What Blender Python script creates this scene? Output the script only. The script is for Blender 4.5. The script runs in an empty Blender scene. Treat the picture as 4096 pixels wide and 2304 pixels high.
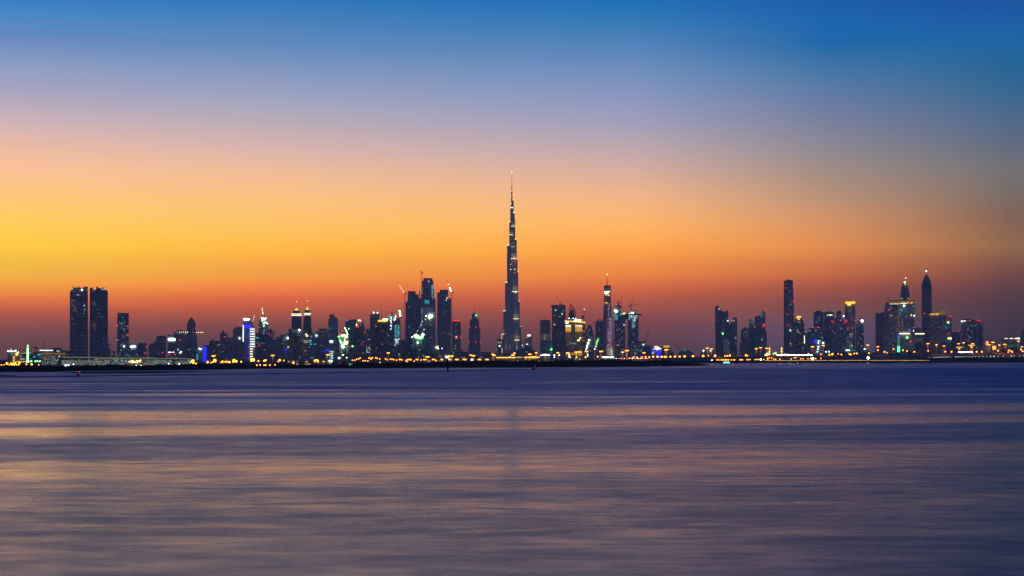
import bpy, math, random
from mathutils import Vector
random.seed(7)
S = bpy.context.scene
C = S.collection
# ------------------------------------------------------------------ camera, sky, sun, exposure
CAM_H, HORIZ, F = 10.0, 1435.0, 7100.0          # metres above the water, horizon row, focal length (photo px)
cd = bpy.data.cameras.new('camera'); cam = bpy.data.objects.new('camera', cd); C.objects.link(cam)
cam.location = (0, 0, CAM_H); cam.rotation_euler = (math.radians(90), 0, 0)
cd.sensor_width = 36; cd.lens = F / 4096 * 36; cd.shift_y = (HORIZ - 1152) / 4096
cd.clip_start = 1; cd.clip_end = 120000
S.camera = cam
S.view_settings.view_transform = 'Standard'; S.view_settings.look = 'None'
S.view_settings.exposure = 0; S.view_settings.gamma = 1; S.view_settings.use_curve_mapping = False
S.cycles.max_bounces = 5; S.cycles.volume_bounces = 1; S.cycles.glossy_bounces = 3; S.cycles.diffuse_bounces = 2
S.cycles.sample_clamp_indirect = 4; S.cycles.sample_clamp_direct = 0; S.cycles.use_denoising = True

def lin(c):
    return tuple((v/255/12.92 if v <= 10.3 else ((v/255+0.055)/1.055)**2.4) for v in c)

SUN_AZ = -20.0      # degrees from the view axis; the sun has set there
# dusk sky: rows of (elevation in degrees, colour), one list for each angle away from the sunset point
def el(y): return math.degrees(math.atan((HORIZ - y) / F))
YS = [1435, 1400, 1350, 1300, 1250, 1200, 1150, 1100, 1000, 900, 800, 700, 600, 500, 400, 300, 200, 100, 0]
COLS = {
 4.3: [(125,73,61),(132,77,61),(157,84,61),(200,99,54),(263,122,38),(328,168,2),(345,225,2),(345,257,2),(345,271,2),(326,258,92),(309,241,135),(299,229,172),(268,214,188),(228,202,209),(188,182,211),(154,175,215),(111,148,209),(67,147,215),(25,122,208)],
 12.0: [(96,66,61),(104,71,61),(133,79,61),(179,91,54),(242,110,38),(305,131,2),(345,180,2),(345,222,2),(345,248,8),(321,246,105),(308,235,142),(287,223,169),(252,209,195),(215,196,204),(178,185,214),(147,168,211),(106,152,207),(76,139,205),(32,128,202)],
 24.0: [(106,61,61),(112,66,61),(134,75,61),(165,83,61),(205,96,54),(249,115,38),(295,139,2),(333,180,2),(345,218,44),(325,227,108),(300,219,148),(260,205,176),(222,194,194),(186,181,208),(156,170,211),(126,159,208),(93,144,202),(48,132,197),(2,118,194)],
 30.0: [(99,85,107),(105,88,110),(119,93,113),(136,99,116),(164,99,66),(191,93,38),(232,110,9),(281,143,9),(304,185,58),(272,182,104),(227,174,132),(190,164,143),(162,155,163),(135,144,172),(107,135,180),(69,129,181),(2,112,182),(2,108,184),(2,94,179)],
 35.7: [(42,26,2),(53,34,2),(67,46,27),(79,52,38),(89,55,38),(105,65,38),(127,73,27),(159,92,9),(191,134,56),(162,118,81),(142,126,103),(132,128,126),(103,120,138),(82,115,152),(45,112,156),(21,107,163),(2,109,175),(2,93,174),(2,72,158)],
 75.0: [(33,20,1),(42,27,1),(53,36,21),(63,41,30),(71,44,30),(84,52,30),(101,58,21),(127,73,7),(152,107,44),(129,94,64),(113,100,82),(105,102,100),(82,96,110),(65,92,121),(36,89,124),(16,85,130),(1,87,140),(1,74,139),(1,57,126)],
}
HIGH = {4.3: [(20,(48,112,182)),(35,(30,84,150)),(90,(14,44,92))], 12.: [(20,(42,108,178)),(35,(28,80,146)),(90,(14,44,92))],
        24.: [(20,(26,96,166)),(35,(20,74,138)),(90,(14,44,92))], 30.: [(20,(14,82,152)),(35,(14,66,128)),(90,(14,44,92))], 35.7: [(20,(6,68,136)),(35,(8,58,118)),(90,(14,44,92))],
        75.: [(20,(6,58,114)),(35,(8,50,102)),(90,(14,44,92))]}
COLS[140.] = [(52,54,78)]*2+[(56,57,82),(62,60,86),(72,66,92),(84,72,98),(98,80,106),(112,88,114),(128,98,124),(136,105,132),(136,108,138),(130,110,142),(122,110,146),(112,108,148),(102,106,150),(92,104,150),(84,100,150),(76,98,148),(70,95,146)]
HIGH[140.] = [(20,(52,84,138)),(35,(34,66,120)),(90,(14,44,92))]
world = bpy.data.worlds.new('World'); S.world = world; world.use_nodes = True
nt = world.node_tree; nt.nodes.clear()
def N(tree, t, **k):
    n = tree.nodes.new(t)
    for a, b in k.items(): setattr(n, a, b)
    return n
def math_n(tree, op, a, b=None, clamp=False):
    n = N(tree, 'ShaderNodeMath', operation=op, use_clamp=clamp)
    for i, v in enumerate((a, b)):
        if v is None: continue
        if isinstance(v, (int, float)): n.inputs[i].default_value = v
        else: tree.links.new(v, n.inputs[i])
    return n.outputs[0]
tc = N(nt, 'ShaderNodeTexCoord'); sep = N(nt, 'ShaderNodeSeparateXYZ')
nt.links.new(tc.outputs['Generated'], sep.inputs[0])
elev = math_n(nt, 'ARCSINE', sep.outputs[2])
fac = math_n(nt, 'POWER', math_n(nt, 'DIVIDE', math_n(nt, 'MAXIMUM', elev, 0.0), math.pi/2), 0.5)
az = math_n(nt, 'ARCTAN2', sep.outputs[0], sep.outputs[1])
dif = math_n(nt, 'ABSOLUTE', math_n(nt, 'WRAP', math_n(nt, 'SUBTRACT', az, math.radians(SUN_AZ)), math.pi))
wrapn = dif.node.inputs[0].links[0].from_node; wrapn.inputs[2].default_value = -math.pi
COLS_KEYS = sorted(COLS); angs = COLS_KEYS; cur = None
for i, a in enumerate(angs):
    r = N(nt, 'ShaderNodeValToRGB'); cr = r.color_ramp; cr.interpolation = 'LINEAR'
    st = [(el(y), c) for y, c in zip(YS, COLS[a])] + HIGH[a]
    st = [((e/90)**0.5, c) for e, c in st]
    while len(cr.elements) < len(st): cr.elements.new(0.5)
    for e, (p, c) in zip(cr.elements, st): e.position = p
    for e, (p, c) in zip(cr.elements, st): e.position = p; e.color = (*[v*.5 for v in lin(c)], 1)
    nt.links.new(fac, r.inputs[0])
    if cur is None: cur = r.outputs[0]
    else:
        mr = N(nt, 'ShaderNodeMapRange', interpolation_type='LINEAR')
        mr.inputs[1].default_value = math.radians(angs[i-1]); mr.inputs[2].default_value = math.radians(a)
        nt.links.new(dif, mr.inputs[0])
        mx = N(nt, 'ShaderNodeMix', data_type='RGBA'); nt.links.new(mr.outputs[0], mx.inputs[0])
        nt.links.new(cur, mx.inputs[6]); nt.links.new(r.outputs[0], mx.inputs[7]); cur = mx.outputs[2]
sky = N(nt, 'ShaderNodeTexSky', sky_type='NISHITA'); sky.sun_disc = False
sky.sun_elevation = math.radians(-4); sky.sun_rotation = math.radians(SUN_AZ)
bg1 = N(nt, 'ShaderNodeBackground'); bg1.inputs[1].default_value = 2.0
bg2 = N(nt, 'ShaderNodeBackground'); bg2.inputs[1].default_value = 0.05
nt.links.new(cur, bg1.inputs[0]); nt.links.new(sky.outputs[0], bg2.inputs[0])
ad = N(nt, 'ShaderNodeAddShader'); nt.links.new(bg1.outputs[0], ad.inputs[0]); nt.links.new(bg2.outputs[0], ad.inputs[1])
wo = N(nt, 'ShaderNodeOutputWorld'); nt.links.new(ad.outputs[0], wo.inputs[0])
sd = bpy.data.lights.new('afterglow_sun', 'SUN'); sd.energy = 0.03; sd.angle = math.radians(12); sd.color = (1, .5, .25)
so = bpy.data.objects.new('afterglow_sun', sd); C.objects.link(so)
so.rotation_euler = Vector((math.sin(math.radians(SUN_AZ)), math.cos(math.radians(SUN_AZ)), 0.03)).to_track_quat('Z', 'Y').to_euler()

HAZE_D = 4.6e-5
# ------------------------------------------------------------------ helpers
GZ = 1.5
def PX(x, D): return (x - 2048) * D / F
def PZ(y, D): return CAM_H + (HORIZ - y) * D / F
MATS = {}
def mat_surface(name, col, rough=0.5, metal=0.0, spec=0.5, noise=0.25, nscale=0.08, cells=None):
    m = bpy.data.materials.new(name); m.use_nodes = True; t = m.node_tree; b = t.nodes['Principled BSDF']
    tcn = N(t, 'ShaderNodeTexCoord'); nz = N(t, 'ShaderNodeTexNoise'); nz.inputs['Scale'].default_value = nscale; nz.inputs['Detail'].default_value = 6
    t.links.new(tcn.outputs['Object'], nz.inputs['Vector'])
    oi = N(t, 'ShaderNodeObjectInfo')
    v = math_n(t, 'ADD', math_n(t, 'MULTIPLY', nz.outputs[0], noise*2), 1-noise)
    v = math_n(t, 'MULTIPLY', v, math_n(t, 'ADD', math_n(t, 'MULTIPLY', oi.outputs['Random'], 0.6), 0.7))
    if cells:
        mp = N(t, 'ShaderNodeMapping'); mp.inputs['Scale'].default_value = (1/cells[0], 1/cells[0], 1/cells[1])
        t.links.new(tcn.outputs['Object'], mp.inputs[0])
        wn = N(t, 'ShaderNodeTexWhiteNoise'); fl = N(t, 'ShaderNodeVectorMath', operation='FLOOR')
        t.links.new(mp.outputs[0], fl.inputs[0]); t.links.new(fl.outputs[0], wn.inputs[0])
        v = math_n(t, 'MULTIPLY', v, math_n(t, 'ADD', math_n(t, 'MULTIPLY', wn.outputs[0], 0.9), 0.55))
    mx = N(t, 'ShaderNodeMix', data_type='RGBA', blend_type='MULTIPLY'); mx.inputs[0].default_value = 1
    mx.inputs[6].default_value = (*col, 1); t.links.new(v, mx.inputs[7]); t.links.new(mx.outputs[2], b.inputs['Base Color'])
    b.inputs['Roughness'].default_value = rough; b.inputs['Metallic'].default_value = metal
    b.inputs['Specular IOR Level'].default_value = spec
    MATS[name] = m; return m
def mat_glow(name, col, strength, sample=False):
    m = bpy.data.materials.new(name); m.use_nodes = True; t = m.node_tree; b = t.nodes['Principled BSDF']
    b.inputs['Base Color'].default_value = (*[c*.3 for c in col], 1); b.inputs['Roughness'].default_value = .4
    b.inputs['Emission Color'].default_value = (*col, 1); b.inputs['Emission Strength'].default_value = strength
    m.cycles.emission_sampling = 'FRONT' if sample else 'NONE'
    MATS[name] = m; return m
mat_surface('gd', (.3,.29,.3), .35, 0, .6, cells=(4, 4))       # dark glass
mat_surface('gb', (.27,.31,.34), .3, 0, .7, cells=(5, 4))         # blue glass
mat_surface('gt', (.22,.29,.28), .35, 0, .6, cells=(6, 8))        # teal glass
mat_surface('cg', (.33,.31,.29), .85, 0, .2, cells=(5, 4))         # grey concrete with openings
mat_surface('ct', (.34,.27,.21), .85, 0, .2, cells=(4, 4))         # tan render
mat_surface('trim', (.45,.44,.43), .7)
mat_surface('trimd', (.2,.2,.21), .6)
mat_surface('gs', (.62,.6,.61), .35, 0, .8, cells=(3, 4))   # silvery glass
mat_surface('steel', (.10,.09,.085), .6, .2)
mat_surface('yellowsteel', (.25,.15,.03), .6)
mat_surface('asphalt', (.05,.05,.05), .9, nscale=.05)
mat_surface('concrete', (.3,.28,.25), .85)
mat_surface('sand', (.2,.14,.1), .95, spec=0, noise=.4, nscale=.02)
mat_surface('mud', (.015,.012,.013), .95, spec=0, nscale=.05)
mat_surface('bark', (.05,.035,.025), .9)
mat_surface('leaf', (.018,.024,.013), .95, spec=0, noise=.5, nscale=.3)
mat_surface('white', (.7,.7,.7), .5)
mat_surface('car_dark', (.05,.05,.06), .3)
mat_surface('rubber', (.012,.012,.012), .9, spec=0)
mat_surface('rust', (.12,.04,.03), .7)
EM = {
 'w_dim': ((.75,.85,.8), .10), 'w_mid': ((.8,.95,.9), .42), 'w_hi': ((.85,1,.95), 2.6), 'white_sign': ((.72,1,.97), 9),
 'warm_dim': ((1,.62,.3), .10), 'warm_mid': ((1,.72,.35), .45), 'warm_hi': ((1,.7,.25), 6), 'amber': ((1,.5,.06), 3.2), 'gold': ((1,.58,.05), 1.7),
 'gold_dim': ((1,.62,.1), .15), 'cream': ((1,.93,.55), 2.6), 'cream_dim': ((.95,.95,.55), .42), 'cyan_dim': ((.1,.85,.9), .12), 'cyan': ((.1,.85,.9), .7),
 'green': ((.05,1,.25), 4), 'green_dim': ((.1,.9,.45), .25), 'lime': ((.75,1,.35), 7), 'red': ((1,.01,.03), 3), 'red_dim': ((1,.02,.03), 4),
 'blue': ((.01,.01,1), 4), 'blue_dim': ((.03,.04,.9), .4), 'sodium': ((1,.24,.012), 10), 'sodium_s': ((1,.26,.014), 8), 'orange_hi': ((1,.4,.04), 6),
 'road_white': ((1,.93,.82), 40), 'tail': ((1,.02,.02), 60), 'mall': ((.75,.8,.42), .2), 'dot': ((.85,1,.9), 2.2), 'greenlamp': ((.12,1,.15), 16), 'whitelamp': ((.75,1,.85), 8),
 'teal': ((.2,1,.8), 2.6), 'violet': ((.55,.35,1), 6),
}
for k, (c, s) in EM.items(): mat_glow(k, c, s)

class Buf:
    def __init__(s): s.v = []; s.f = []; s.m = []; s.mats = []
    def add(s, vs, fs, mat):
        if mat not in s.mats: s.mats.append(mat)
        k = s.mats.index(mat); o = len(s.v)
        s.v += vs; s.f += [tuple(i+o for i in f) for f in fs]; s.m += [k]*len(fs)
    def box(s, a, b, mat):
        x0,y0,z0 = a; x1,y1,z1 = b
        s.add([(x0,y0,z0),(x1,y0,z0),(x1,y1,z0),(x0,y1,z0),(x0,y0,z1),(x1,y0,z1),(x1,y1,z1),(x0,y1,z1)],
              [(0,3,2,1),(4,5,6,7),(0,1,5,4),(1,2,6,5),(2,3,7,6),(3,0,4,7)], mat)
    def prism(s, pts, y0, y1, mat):            # outline in x,z, extruded in depth
        n = len(pts)
        s.add([(x,y0,z) for x,z in pts]+[(x,y1,z) for x,z in pts],
              [tuple(range(n)), tuple(range(2*n-1,n-1,-1))]+[(i,i+n,(i+1)%n+n,(i+1)%n) for i in range(n)], mat)
    def lathe(s, cx, cy, prof, mat, n=12, sy=1.0):     # prof: (radius, z) bottom to top
        vs = []; fs = []
        for r, z in prof:
            vs += [(cx+r*math.cos(2*math.pi*(i+.5)/n), cy+sy*r*math.sin(2*math.pi*(i+.5)/n), z) for i in range(n)]
        for k in range(len(prof)-1):
            fs += [(k*n+i, k*n+(i+1)%n, (k+1)*n+(i+1)%n, (k+1)*n+i) for i in range(n)]
        fs += [tuple(range(n-1,-1,-1)), tuple(range((len(prof)-1)*n, len(prof)*n))]
        s.add(vs, fs, mat)
    def bar(s, p, q, w, mat):
        p = Vector(p); q = Vector(q); d = (q-p).normalized(); u = d.cross(Vector((0,1,0)))
        if u.length < .1: u = d.cross(Vector((1,0,0)))
        u.normalize(); v = d.cross(u); w /= 2
        vs = [tuple(c+u*a*w+v*b*w) for c in (p, q) for a, b in ((-1,-1),(1,-1),(1,1),(-1,1))]
        s.add(vs, [(0,1,2,3),(7,6,5,4),(0,4,5,1),(1,5,6,2),(2,6,7,3),(3,7,4,0)], mat)
    def mesh(s, name):
        me = bpy.data.meshes.new(name); me.from_pydata(s.v, [], s.f)
        for k in s.mats: me.materials.append(MATS[k])
        me.polygons.foreach_set('material_index', s.m); me.update(); return me
def link(name, me, parent=None, loc=(0,0,0), kind=None, label=None):
    o = bpy.data.objects.new(name, me); C.objects.link(o); o.location = loc
    if parent: o.parent = parent
    if kind: o['kind'] = kind
    if label: o['label'] = label
    return o
def thing(name, label, cat, loc, group=None):
    o = link(name, None, None, loc); o.empty_display_size = 5; o['label'] = label; o['category'] = cat
    if group: o['group'] = group
    return o
_ball = {}
def ball(mat, r):
    k = (mat, round(r, 2))
    if k not in _ball:
        b = Buf(); b.lathe(0, 0, [(r*.5,-r*.85),(r,-r*.25),(r,.25*r),(r*.5,r*.85)], mat, 6); _ball[k] = b.mesh('lamp_ball')
    return _ball[k]

class Bld:
    """one thing; photo pixel positions are turned into metres at its own distance D"""
    def __init__(s, name, label, cat, D, cx, group=None, gz=GZ):
        s.D = D; s.cx = cx; s.X0 = PX(cx, D); s.gz = gz; a = math.atan2(s.X0, D); s.cos = math.cos(a)
        s.root = thing(name, label, cat, (s.X0, D, gz), group); s.bufs = {}
        s.root.rotation_euler = (0, 0, -a)          # fronts look across the creek
    def x(s, p): return (PX(p, s.D) - s.X0) * s.cos
    def z(s, y): return PZ(y, s.D) - s.gz
    def buf(s, part): return s.bufs.setdefault(part, Buf())
    def lamp(s, px, py, mat, r=2.2, name='warning_light', dy=-20):
        return link(name, ball(mat, r), s.root, (s.x(px), dy, s.z(py)))
    def one(s, name, fn, kind=None, label=None, parent=None):
        b = Buf(); fn(b); return link(name, b.mesh(name), parent or s.root, kind=kind, label=label)
    def done(s, stuff=()):
        for k, b in s.bufs.items():
            if b.v: link(k, b.mesh(k), s.root, kind='stuff' if k in stuff else None)

PAL = {'mix': ['w_dim']*4+['warm_dim']*4+['cyan_dim']*2+['w_mid','warm_mid'], 'cool': ['w_dim']*4+['cyan_dim']*3+['w_mid']*2+['cyan'],
       'warm': ['warm_dim']*6+['warm_mid']*2+['w_dim'], 'green': ['green_dim']*3+['w_mid']*3+['w_hi']+['lime'], 'bright': ['w_mid']*3+['w_hi','cyan','warm_mid'],
       'none': ['w_dim'], 'party': ['warm_mid','w_mid','cyan','red_dim','w_hi'], 'gold': ['gold_dim']*4+['warm_mid','warm_dim']}
NICK = []       # (x0, x1, nickname) for naming what stands in front
def tower(nick, label, D, blocks, mat='gd', style='h', win=30, pal='mix', rects=(), red=(), sign=(), bar=(), spire=(), lamps=(), name='tower_block', cat='building', depth=None, part_mat={}):
    """blocks: ('b',x0,x1,ytop,ybottom|None,front offset) | ('p',[(x,y)..]) | ('l',cx,[(r,y)..],n)"""
    xs = []
    for b in blocks:
        if b[0] == 'b': xs += [b[1], b[2]]
        elif b[0] == 'p': xs += [q[0] for q in b[1]]
        else: xs += [b[1]-max(r for r, _ in b[2]), b[1]+max(r for r, _ in b[2])]
    cx = (min(xs)+max(xs))/2
    if nick: NICK.append((min(xs), max(xs), nick))
    s = Bld(name, label, cat, D, cx); wm = (max(xs)-min(xs))*D/F
    dep = depth or max(18, min(55, wm*.8)); hd = dep/2
    body = s.buf('body'); trim = s.buf('facade_trim'); lw = s.buf('lit_windows')
    faces = []                       # where windows can go: (xl, xr, z0, z1, yfront)
    tm = 'trim' if style in 'HV' else 'trimd'
    for i, b in enumerate(blocks):
        m = part_mat.get(i, mat)
        if b[0] == 'b':
            x0, x1, zt = s.x(b[1]), s.x(b[2]), s.z(b[3]); zb = s.z(b[4]) if len(b) > 4 and b[4] else 0
            off = b[5] if len(b) > 5 else 0; j = i*1.3
            yf, yb = -hd+off+j*.5, hd-j
            body.box((x0, yf, zb), (x1, yb, zt), m); faces.append((x0, x1, zb, zt, yf))
            trim.box((x0-.4, yf-.4, zt), (x1+.4, yb+.4, zt+1.3), tm)     # parapet
            if (x1-x0) > 30 and b[3] < 1400:
                body.box((x0+(x1-x0)*.3, -5, zt+1.3), (x0+(x1-x0)*.55, 6, zt+3.6), m)   # plant room
            if style in 'hHg':
                n = int((zt-zb)/7.4)
                for k in range(1, n):
                    z = zb+k*7.4; trim.box((x0-.35, yf-.6, z), (x1+.35, yb+.35, z+1.3 if style != 'H' else z+2.6), tm)
            if style in 'vVg':
                n = max(2, int((x1-x0)/6.5))
                for k in range(n+1):
                    x = x0+(x1-x0)*k/n; trim.box((x-.5, yf-.9, zb), (x+.5, yf-.02, zt), tm)
        elif b[0] == 'p':
            pts = [(s.x(p), max(0, s.z(y))) for p, y in b[1]]
            off = i*1.1; body.prism(pts, -hd+off*.6, hd-off, m)
            zs = [z for _, z in pts]; lo, hi = min(zs), max(zs)
            z = lo+7.4
            while z < hi-1:
                cr = []
                for (xa, za), (xb, zb2) in zip(pts, pts[1:]+pts[:1]):
                    if (za-z)*(zb2-z) < 0: cr.append(xa+(xb-xa)*(z-za)/(zb2-za))
                cr.sort()
                for xa, xb in zip(cr[::2], cr[1::2]):
                    if xb-xa > 1.5:
                        if style != 'n': trim.box((xa-.3, -hd+off*.6-.5, z), (xb+.3, hd-off+.3, z+1.2), tm)
                        faces.append((xa+1, xb-1, z+1.2, z+7, -hd+off*.6))
                z += 7.4
        else:
            n = b[3] if len(b) > 3 else 12
            prof = [(r*D/F, max(0, s.z(y))) for r, y in b[2]]
            cxm = s.x(b[1]); body.lathe(cxm, 0, prof, m, n)
            z = prof[0][1]+7
            while z < prof[-1][1]-2:
                for (ra, za), (rb, zb2) in zip(prof, prof[1:]):
                    if za <= z < zb2:
                        r = ra+(rb-ra)*(z-za)/(zb2-za)
                        if r > 1: trim.lathe(cxm, 0, [(r+.5, z), (r+.5, z+1.1)], tm, n); faces.append((cxm-r*.7, cxm+r*.7, z+1.2, z+5, -r*.97))
                z += 7.4
    tot = sum((f[1]-f[0])*(f[3]-f[2]) for f in faces) or 1
    def put(x, z, y, m, w=2.6, h=1.9): lw.box((x-w/2, y-.5, z-h/2), (x+w/2, y-.05, z+h/2), m)
    for f in faces:
        nf = win*.7*(f[1]-f[0])*(f[3]-f[2])/tot; nf = int(nf)+(random.random() < nf % 1)
        for _ in range(nf):
            if f[3]-f[2] < 3 or f[1]-f[0] < 4: continue
            x = f[0]+1.5+random.random()*(f[1]-f[0]-3); z = f[2]+1.5+random.random()*(f[3]-f[2]-3)
            z = round(z/3.7)*3.7+.6
            if z > f[3]-1.2 or z < f[2]+1: continue
            put(x, z, f[4], random.choice(PAL[pal]), random.choice((2.2, 2.8, 4.5)))
    for (x0, x1, y0, y1, n, p) in rects:      # a lit patch of facade: n windows of palette p
        for _ in range(n):
            x = s.x(x0+random.random()*(x1-x0)); z = round(s.z(y0+random.random()*(y1-y0))/3.7)*3.7+.6
            put(x, z, -hd-.9, random.choice(PAL[p]) if p in PAL else p, random.choice((2.4, 3.2)))
    for (x, y) in red: s.lamp(x, y, 'red', 1.6, dy=-hd-2)
    for q in lamps: s.lamp(q[0], q[1], q[2], q[3] if len(q) > 3 else 2.4, 'floodlight', dy=-hd-3)
    for (x0, x1, y0, y1, m) in sign:
        def fn(B):
            a, b_, c, d = s.x(x0), s.x(x1), s.z(y1), s.z(y0); e = min((b_-a), (d-c))*.3
            B.prism([(a+e,c),(b_-e,c),(b_,c+e),(b_,d-e),(b_-e,d),(a+e,d),(a,d-e),(a,c+e)], -hd-2.6, -hd-1.4, m)
        s.one('lit_sign', fn)
    for (x0, x1, y0, y1, m) in bar:
        s.one('light_band', lambda B: B.box((s.x(x0), -hd-1.9, s.z(y1)), (s.x(x1), -hd-1.0, s.z(y0)), m))
    for q in spire:                          # x, ytop, ybase, width px
        s.one('spire', lambda B: B.lathe(s.x(q[0]), 0, [(q[3]*D/F/2, s.z(q[2])), (q[3]*D/F/3, s.z(q[2]+(q[1]-q[2])*.4)), (.45, s.z(q[1]))], 'steel', 6))
    s.done(('facade_trim', 'lit_windows'))
    return s

# ------------------------------------------------------------------ water, land, haze
def sheet(name, pts, z, mat, kind='structure'):
    me = bpy.data.meshes.new(name); me.from_pydata([(x, y, z) for x, y in pts], [], [tuple(range(len(pts)))]); me.materials.append(mat)
    o = link(name, me, kind=kind); return o
wm = bpy.data.materials.new('creek_water'); wm.use_nodes = True; t = wm.node_tree; b = t.nodes['Principled BSDF']
geo = N(t, 'ShaderNodeNewGeometry'); sp = N(t, 'ShaderNodeSeparateXYZ'); t.links.new(geo.outputs['Position'], sp.inputs[0])
def wnoise(sx, sy, scale, detail, rough=.55, dist=0):
    mp = N(t, 'ShaderNodeMapping'); mp.inputs['Scale'].default_value = (sx, sy, 1); t.links.new(geo.outputs['Position'], mp.inputs[0])
    n = N(t, 'ShaderNodeTexNoise'); n.inputs['Scale'].default_value = scale; n.inputs['Detail'].default_value = detail
    n.inputs['Roughness'].default_value = rough; n.inputs['Distortion'].default_value = dist
    t.links.new(mp.outputs[0], n.inputs['Vector']); return n.outputs[0]
big = wnoise(.25, 1, .02, 5)
u = math_n(t, 'SUBTRACT', sp.outputs[1], math_n(t, 'MULTIPLY', sp.outputs[0], .37))
u = math_n(t, 'ADD', u, math_n(t, 'MULTIPLY', math_n(t, 'SUBTRACT', big, .5), 22))
lg = math_n(t, 'DIVIDE', math_n(t, 'LOGARITHM', math_n(t, 'MAXIMUM', u, 20), math.e), 10)     # ln(u)/10 : 20 m .30, 22 km 1.0
rr = N(t, 'ShaderNodeValToRGB'); t.links.new(lg, rr.inputs[0]); cr = rr.color_ramp
# (distance m, ruffledness 0..1): wind streaks lying on the creek
BANDS = [(30,.23),(100,.24),(145,.27),(160,.15),(182,.12),(196,.34),(245,.40),(252,.05),(278,.12),(285,.32),(299,.32),(306,.06),(358,.1),(372,.42),(420,.56),(440,.38),(480,.6),(520,.44),(560,.74),(700,.82),(760,.6),(800,.84),(1600,.84),(1750,.55),(2500,.45)]
while len(cr.elements) < len(BANDS): cr.elements.new(.5)
for e, (d_, v) in zip(cr.elements, BANDS): e.position = math.log(d_)/10
for e, (d_, v) in zip(cr.elements, BANDS): e.position = math.log(d_)/10; e.color = (v, v, v, 1)
n1 = wnoise(.5, 1, .42, 4, .5, .3); n2 = wnoise(.38, 1, .12, 4, .5, .2); n3 = wnoise(.22, 1, .035, 5)
farm = N(t, 'ShaderNodeMapRange'); farm.inputs[1].default_value = 200; farm.inputs[2].default_value = 650; farm.inputs[3].default_value = .3; farm.inputs[4].default_value = 2.3; t.links.new(u, farm.inputs[0])
patch = math_n(t, 'ADD', math_n(t, 'MULTIPLY', math_n(t, 'SUBTRACT', n1, .5), .6), math_n(t, 'MULTIPLY', math_n(t, 'SUBTRACT', n2, .5), .55))
patch = math_n(t, 'ADD', patch, math_n(t, 'MULTIPLY', math_n(t, 'MULTIPLY', math_n(t, 'SUBTRACT', n3, .5), 1.0), farm.outputs[0]))
ruf = math_n(t, 'ADD', rr.outputs[0], patch, clamp=True)
rg = N(t, 'ShaderNodeMapRange'); rg.inputs[3].default_value = .17; rg.inputs[4].default_value = .56; t.links.new(ruf, rg.inputs[0])
b.inputs['IOR'].default_value = 1.22
refl_tint = N(t, 'ShaderNodeMapRange'); refl_tint.inputs[1].default_value = 110; refl_tint.inputs[2].default_value = 430; t.links.new(u, refl_tint.inputs[0])   # view-angle reflection painted into the base colour: mauve near, blue far
tm_ = N(t, 'ShaderNodeMix', data_type='RGBA'); t.links.new(refl_tint.outputs[0], tm_.inputs[0]); tm_.inputs[6].default_value = (.055, .028, .05, 1); tm_.inputs[7].default_value = (.012, .11, .34, 1)
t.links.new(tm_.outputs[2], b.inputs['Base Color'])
t.links.new(rg.outputs[0], b.inputs['Roughness'])
bmp = N(t, 'ShaderNodeBump'); bmp.inputs['Strength'].default_value = .16; bmp.inputs['Distance'].default_value = .05
t.links.new(wnoise(.35, 1, 1.2, 3), bmp.inputs['Height']); t.links.new(bmp.outputs[0], b.inputs['Normal'])
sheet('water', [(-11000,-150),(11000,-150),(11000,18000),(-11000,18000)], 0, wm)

def wat(x, y):      # a point on the water surface seen at photo px x, y
    D = CAM_H*F/(y-HORIZ); return (PX(x, D), D)
shore = [(-2500,1487),(-300,1487),(0,1487.5),(120,1487.5),(238,1487),(262,1484),(520,1482.5),(850,1478.5),(1000,1476),(1250,1474.5),(1500,1473.5),(1800,1471),(2100,1470),(2300,1468),(2500,1466),(2700,1464.5),(2790,1463.2),(2838,1462)]
spit = [(2780,1459),(2740,1457),(2700,1455.5),(2690,1454.6)]
rshore = [(2760,1453.8),(2900,1453),(3100,1452.2),(3400,1451.5),(3800,1450.8),(4096,1450.2),(4600,1450),(5600,1450)]
edge = [wat(x, y) for x, y in shore+spit+rshore]
random.seed(3)
def land_mesh():
    B = Buf(); n = len(edge); inner = []
    for i, (x, y) in enumerate(edge):
        d = 14 if i < len(shore)+len(spit) else 26
        inner.append((x, y+d))
    for i in range(n-1):
        if len(shore)-2 <= i < len(shore)+len(spit): # the spit: its back side
            continue
        a, b_, c, d = edge[i], edge[i+1], inner[i+1], inner[i]
        B.add([(a[0],a[1],-.6),(b_[0],b_[1],-.6),(c[0],c[1],GZ),(d[0],d[1],GZ)], [(0,1,2,3)], 'mud')
    return B
k = len(shore)
front = [(x, y) for x, y in edge]
me = bpy.data.meshes.new('ground')
poly = [(x, y+6) for x, y in front[:k-1]] + [front[k-1]] + [(x, y) for x, y in front[k:]] 
far = [(11000, 18000), (-11000, 18000)]
vs = [(x, y, GZ) for x, y in poly+far]; nn = len(vs)
vs2 = [(x, y-8, -.6) for x, y in poly]
fs = [tuple(range(nn))]+[(nn+i, nn+i+1, i+1, i) for i in range(len(poly)-1)]
me.from_pydata(vs+vs2, [], fs); me.materials.append(MATS['mud']); link('ground', me, kind='structure')

hb = Buf(); hb.box((-11000.5,-150.5,-1.6),(11000.5,18000.5,960), 'mud'); hme = hb.mesh('haze'); hme.materials.clear()
hm = bpy.data.materials.new('haze_air'); hm.use_nodes = True; ht = hm.node_tree; ht.nodes.clear()
pv = N(ht, 'ShaderNodeVolumePrincipled'); pv.inputs['Density'].default_value = HAZE_D; pv.inputs['Color'].default_value = (.92,.88,.9,1); pv.inputs['Anisotropy'].default_value = .35
ho = N(ht, 'ShaderNodeOutputMaterial'); ht.links.new(pv.outputs[0], ho.inputs['Volume'])
hme.materials.append(hm); link('haze', hme, kind='stuff')

# ------------------------------------------------------------------ the city, left to right
def V(x0, x1, y): return ('b', x0, x1, y)
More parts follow.
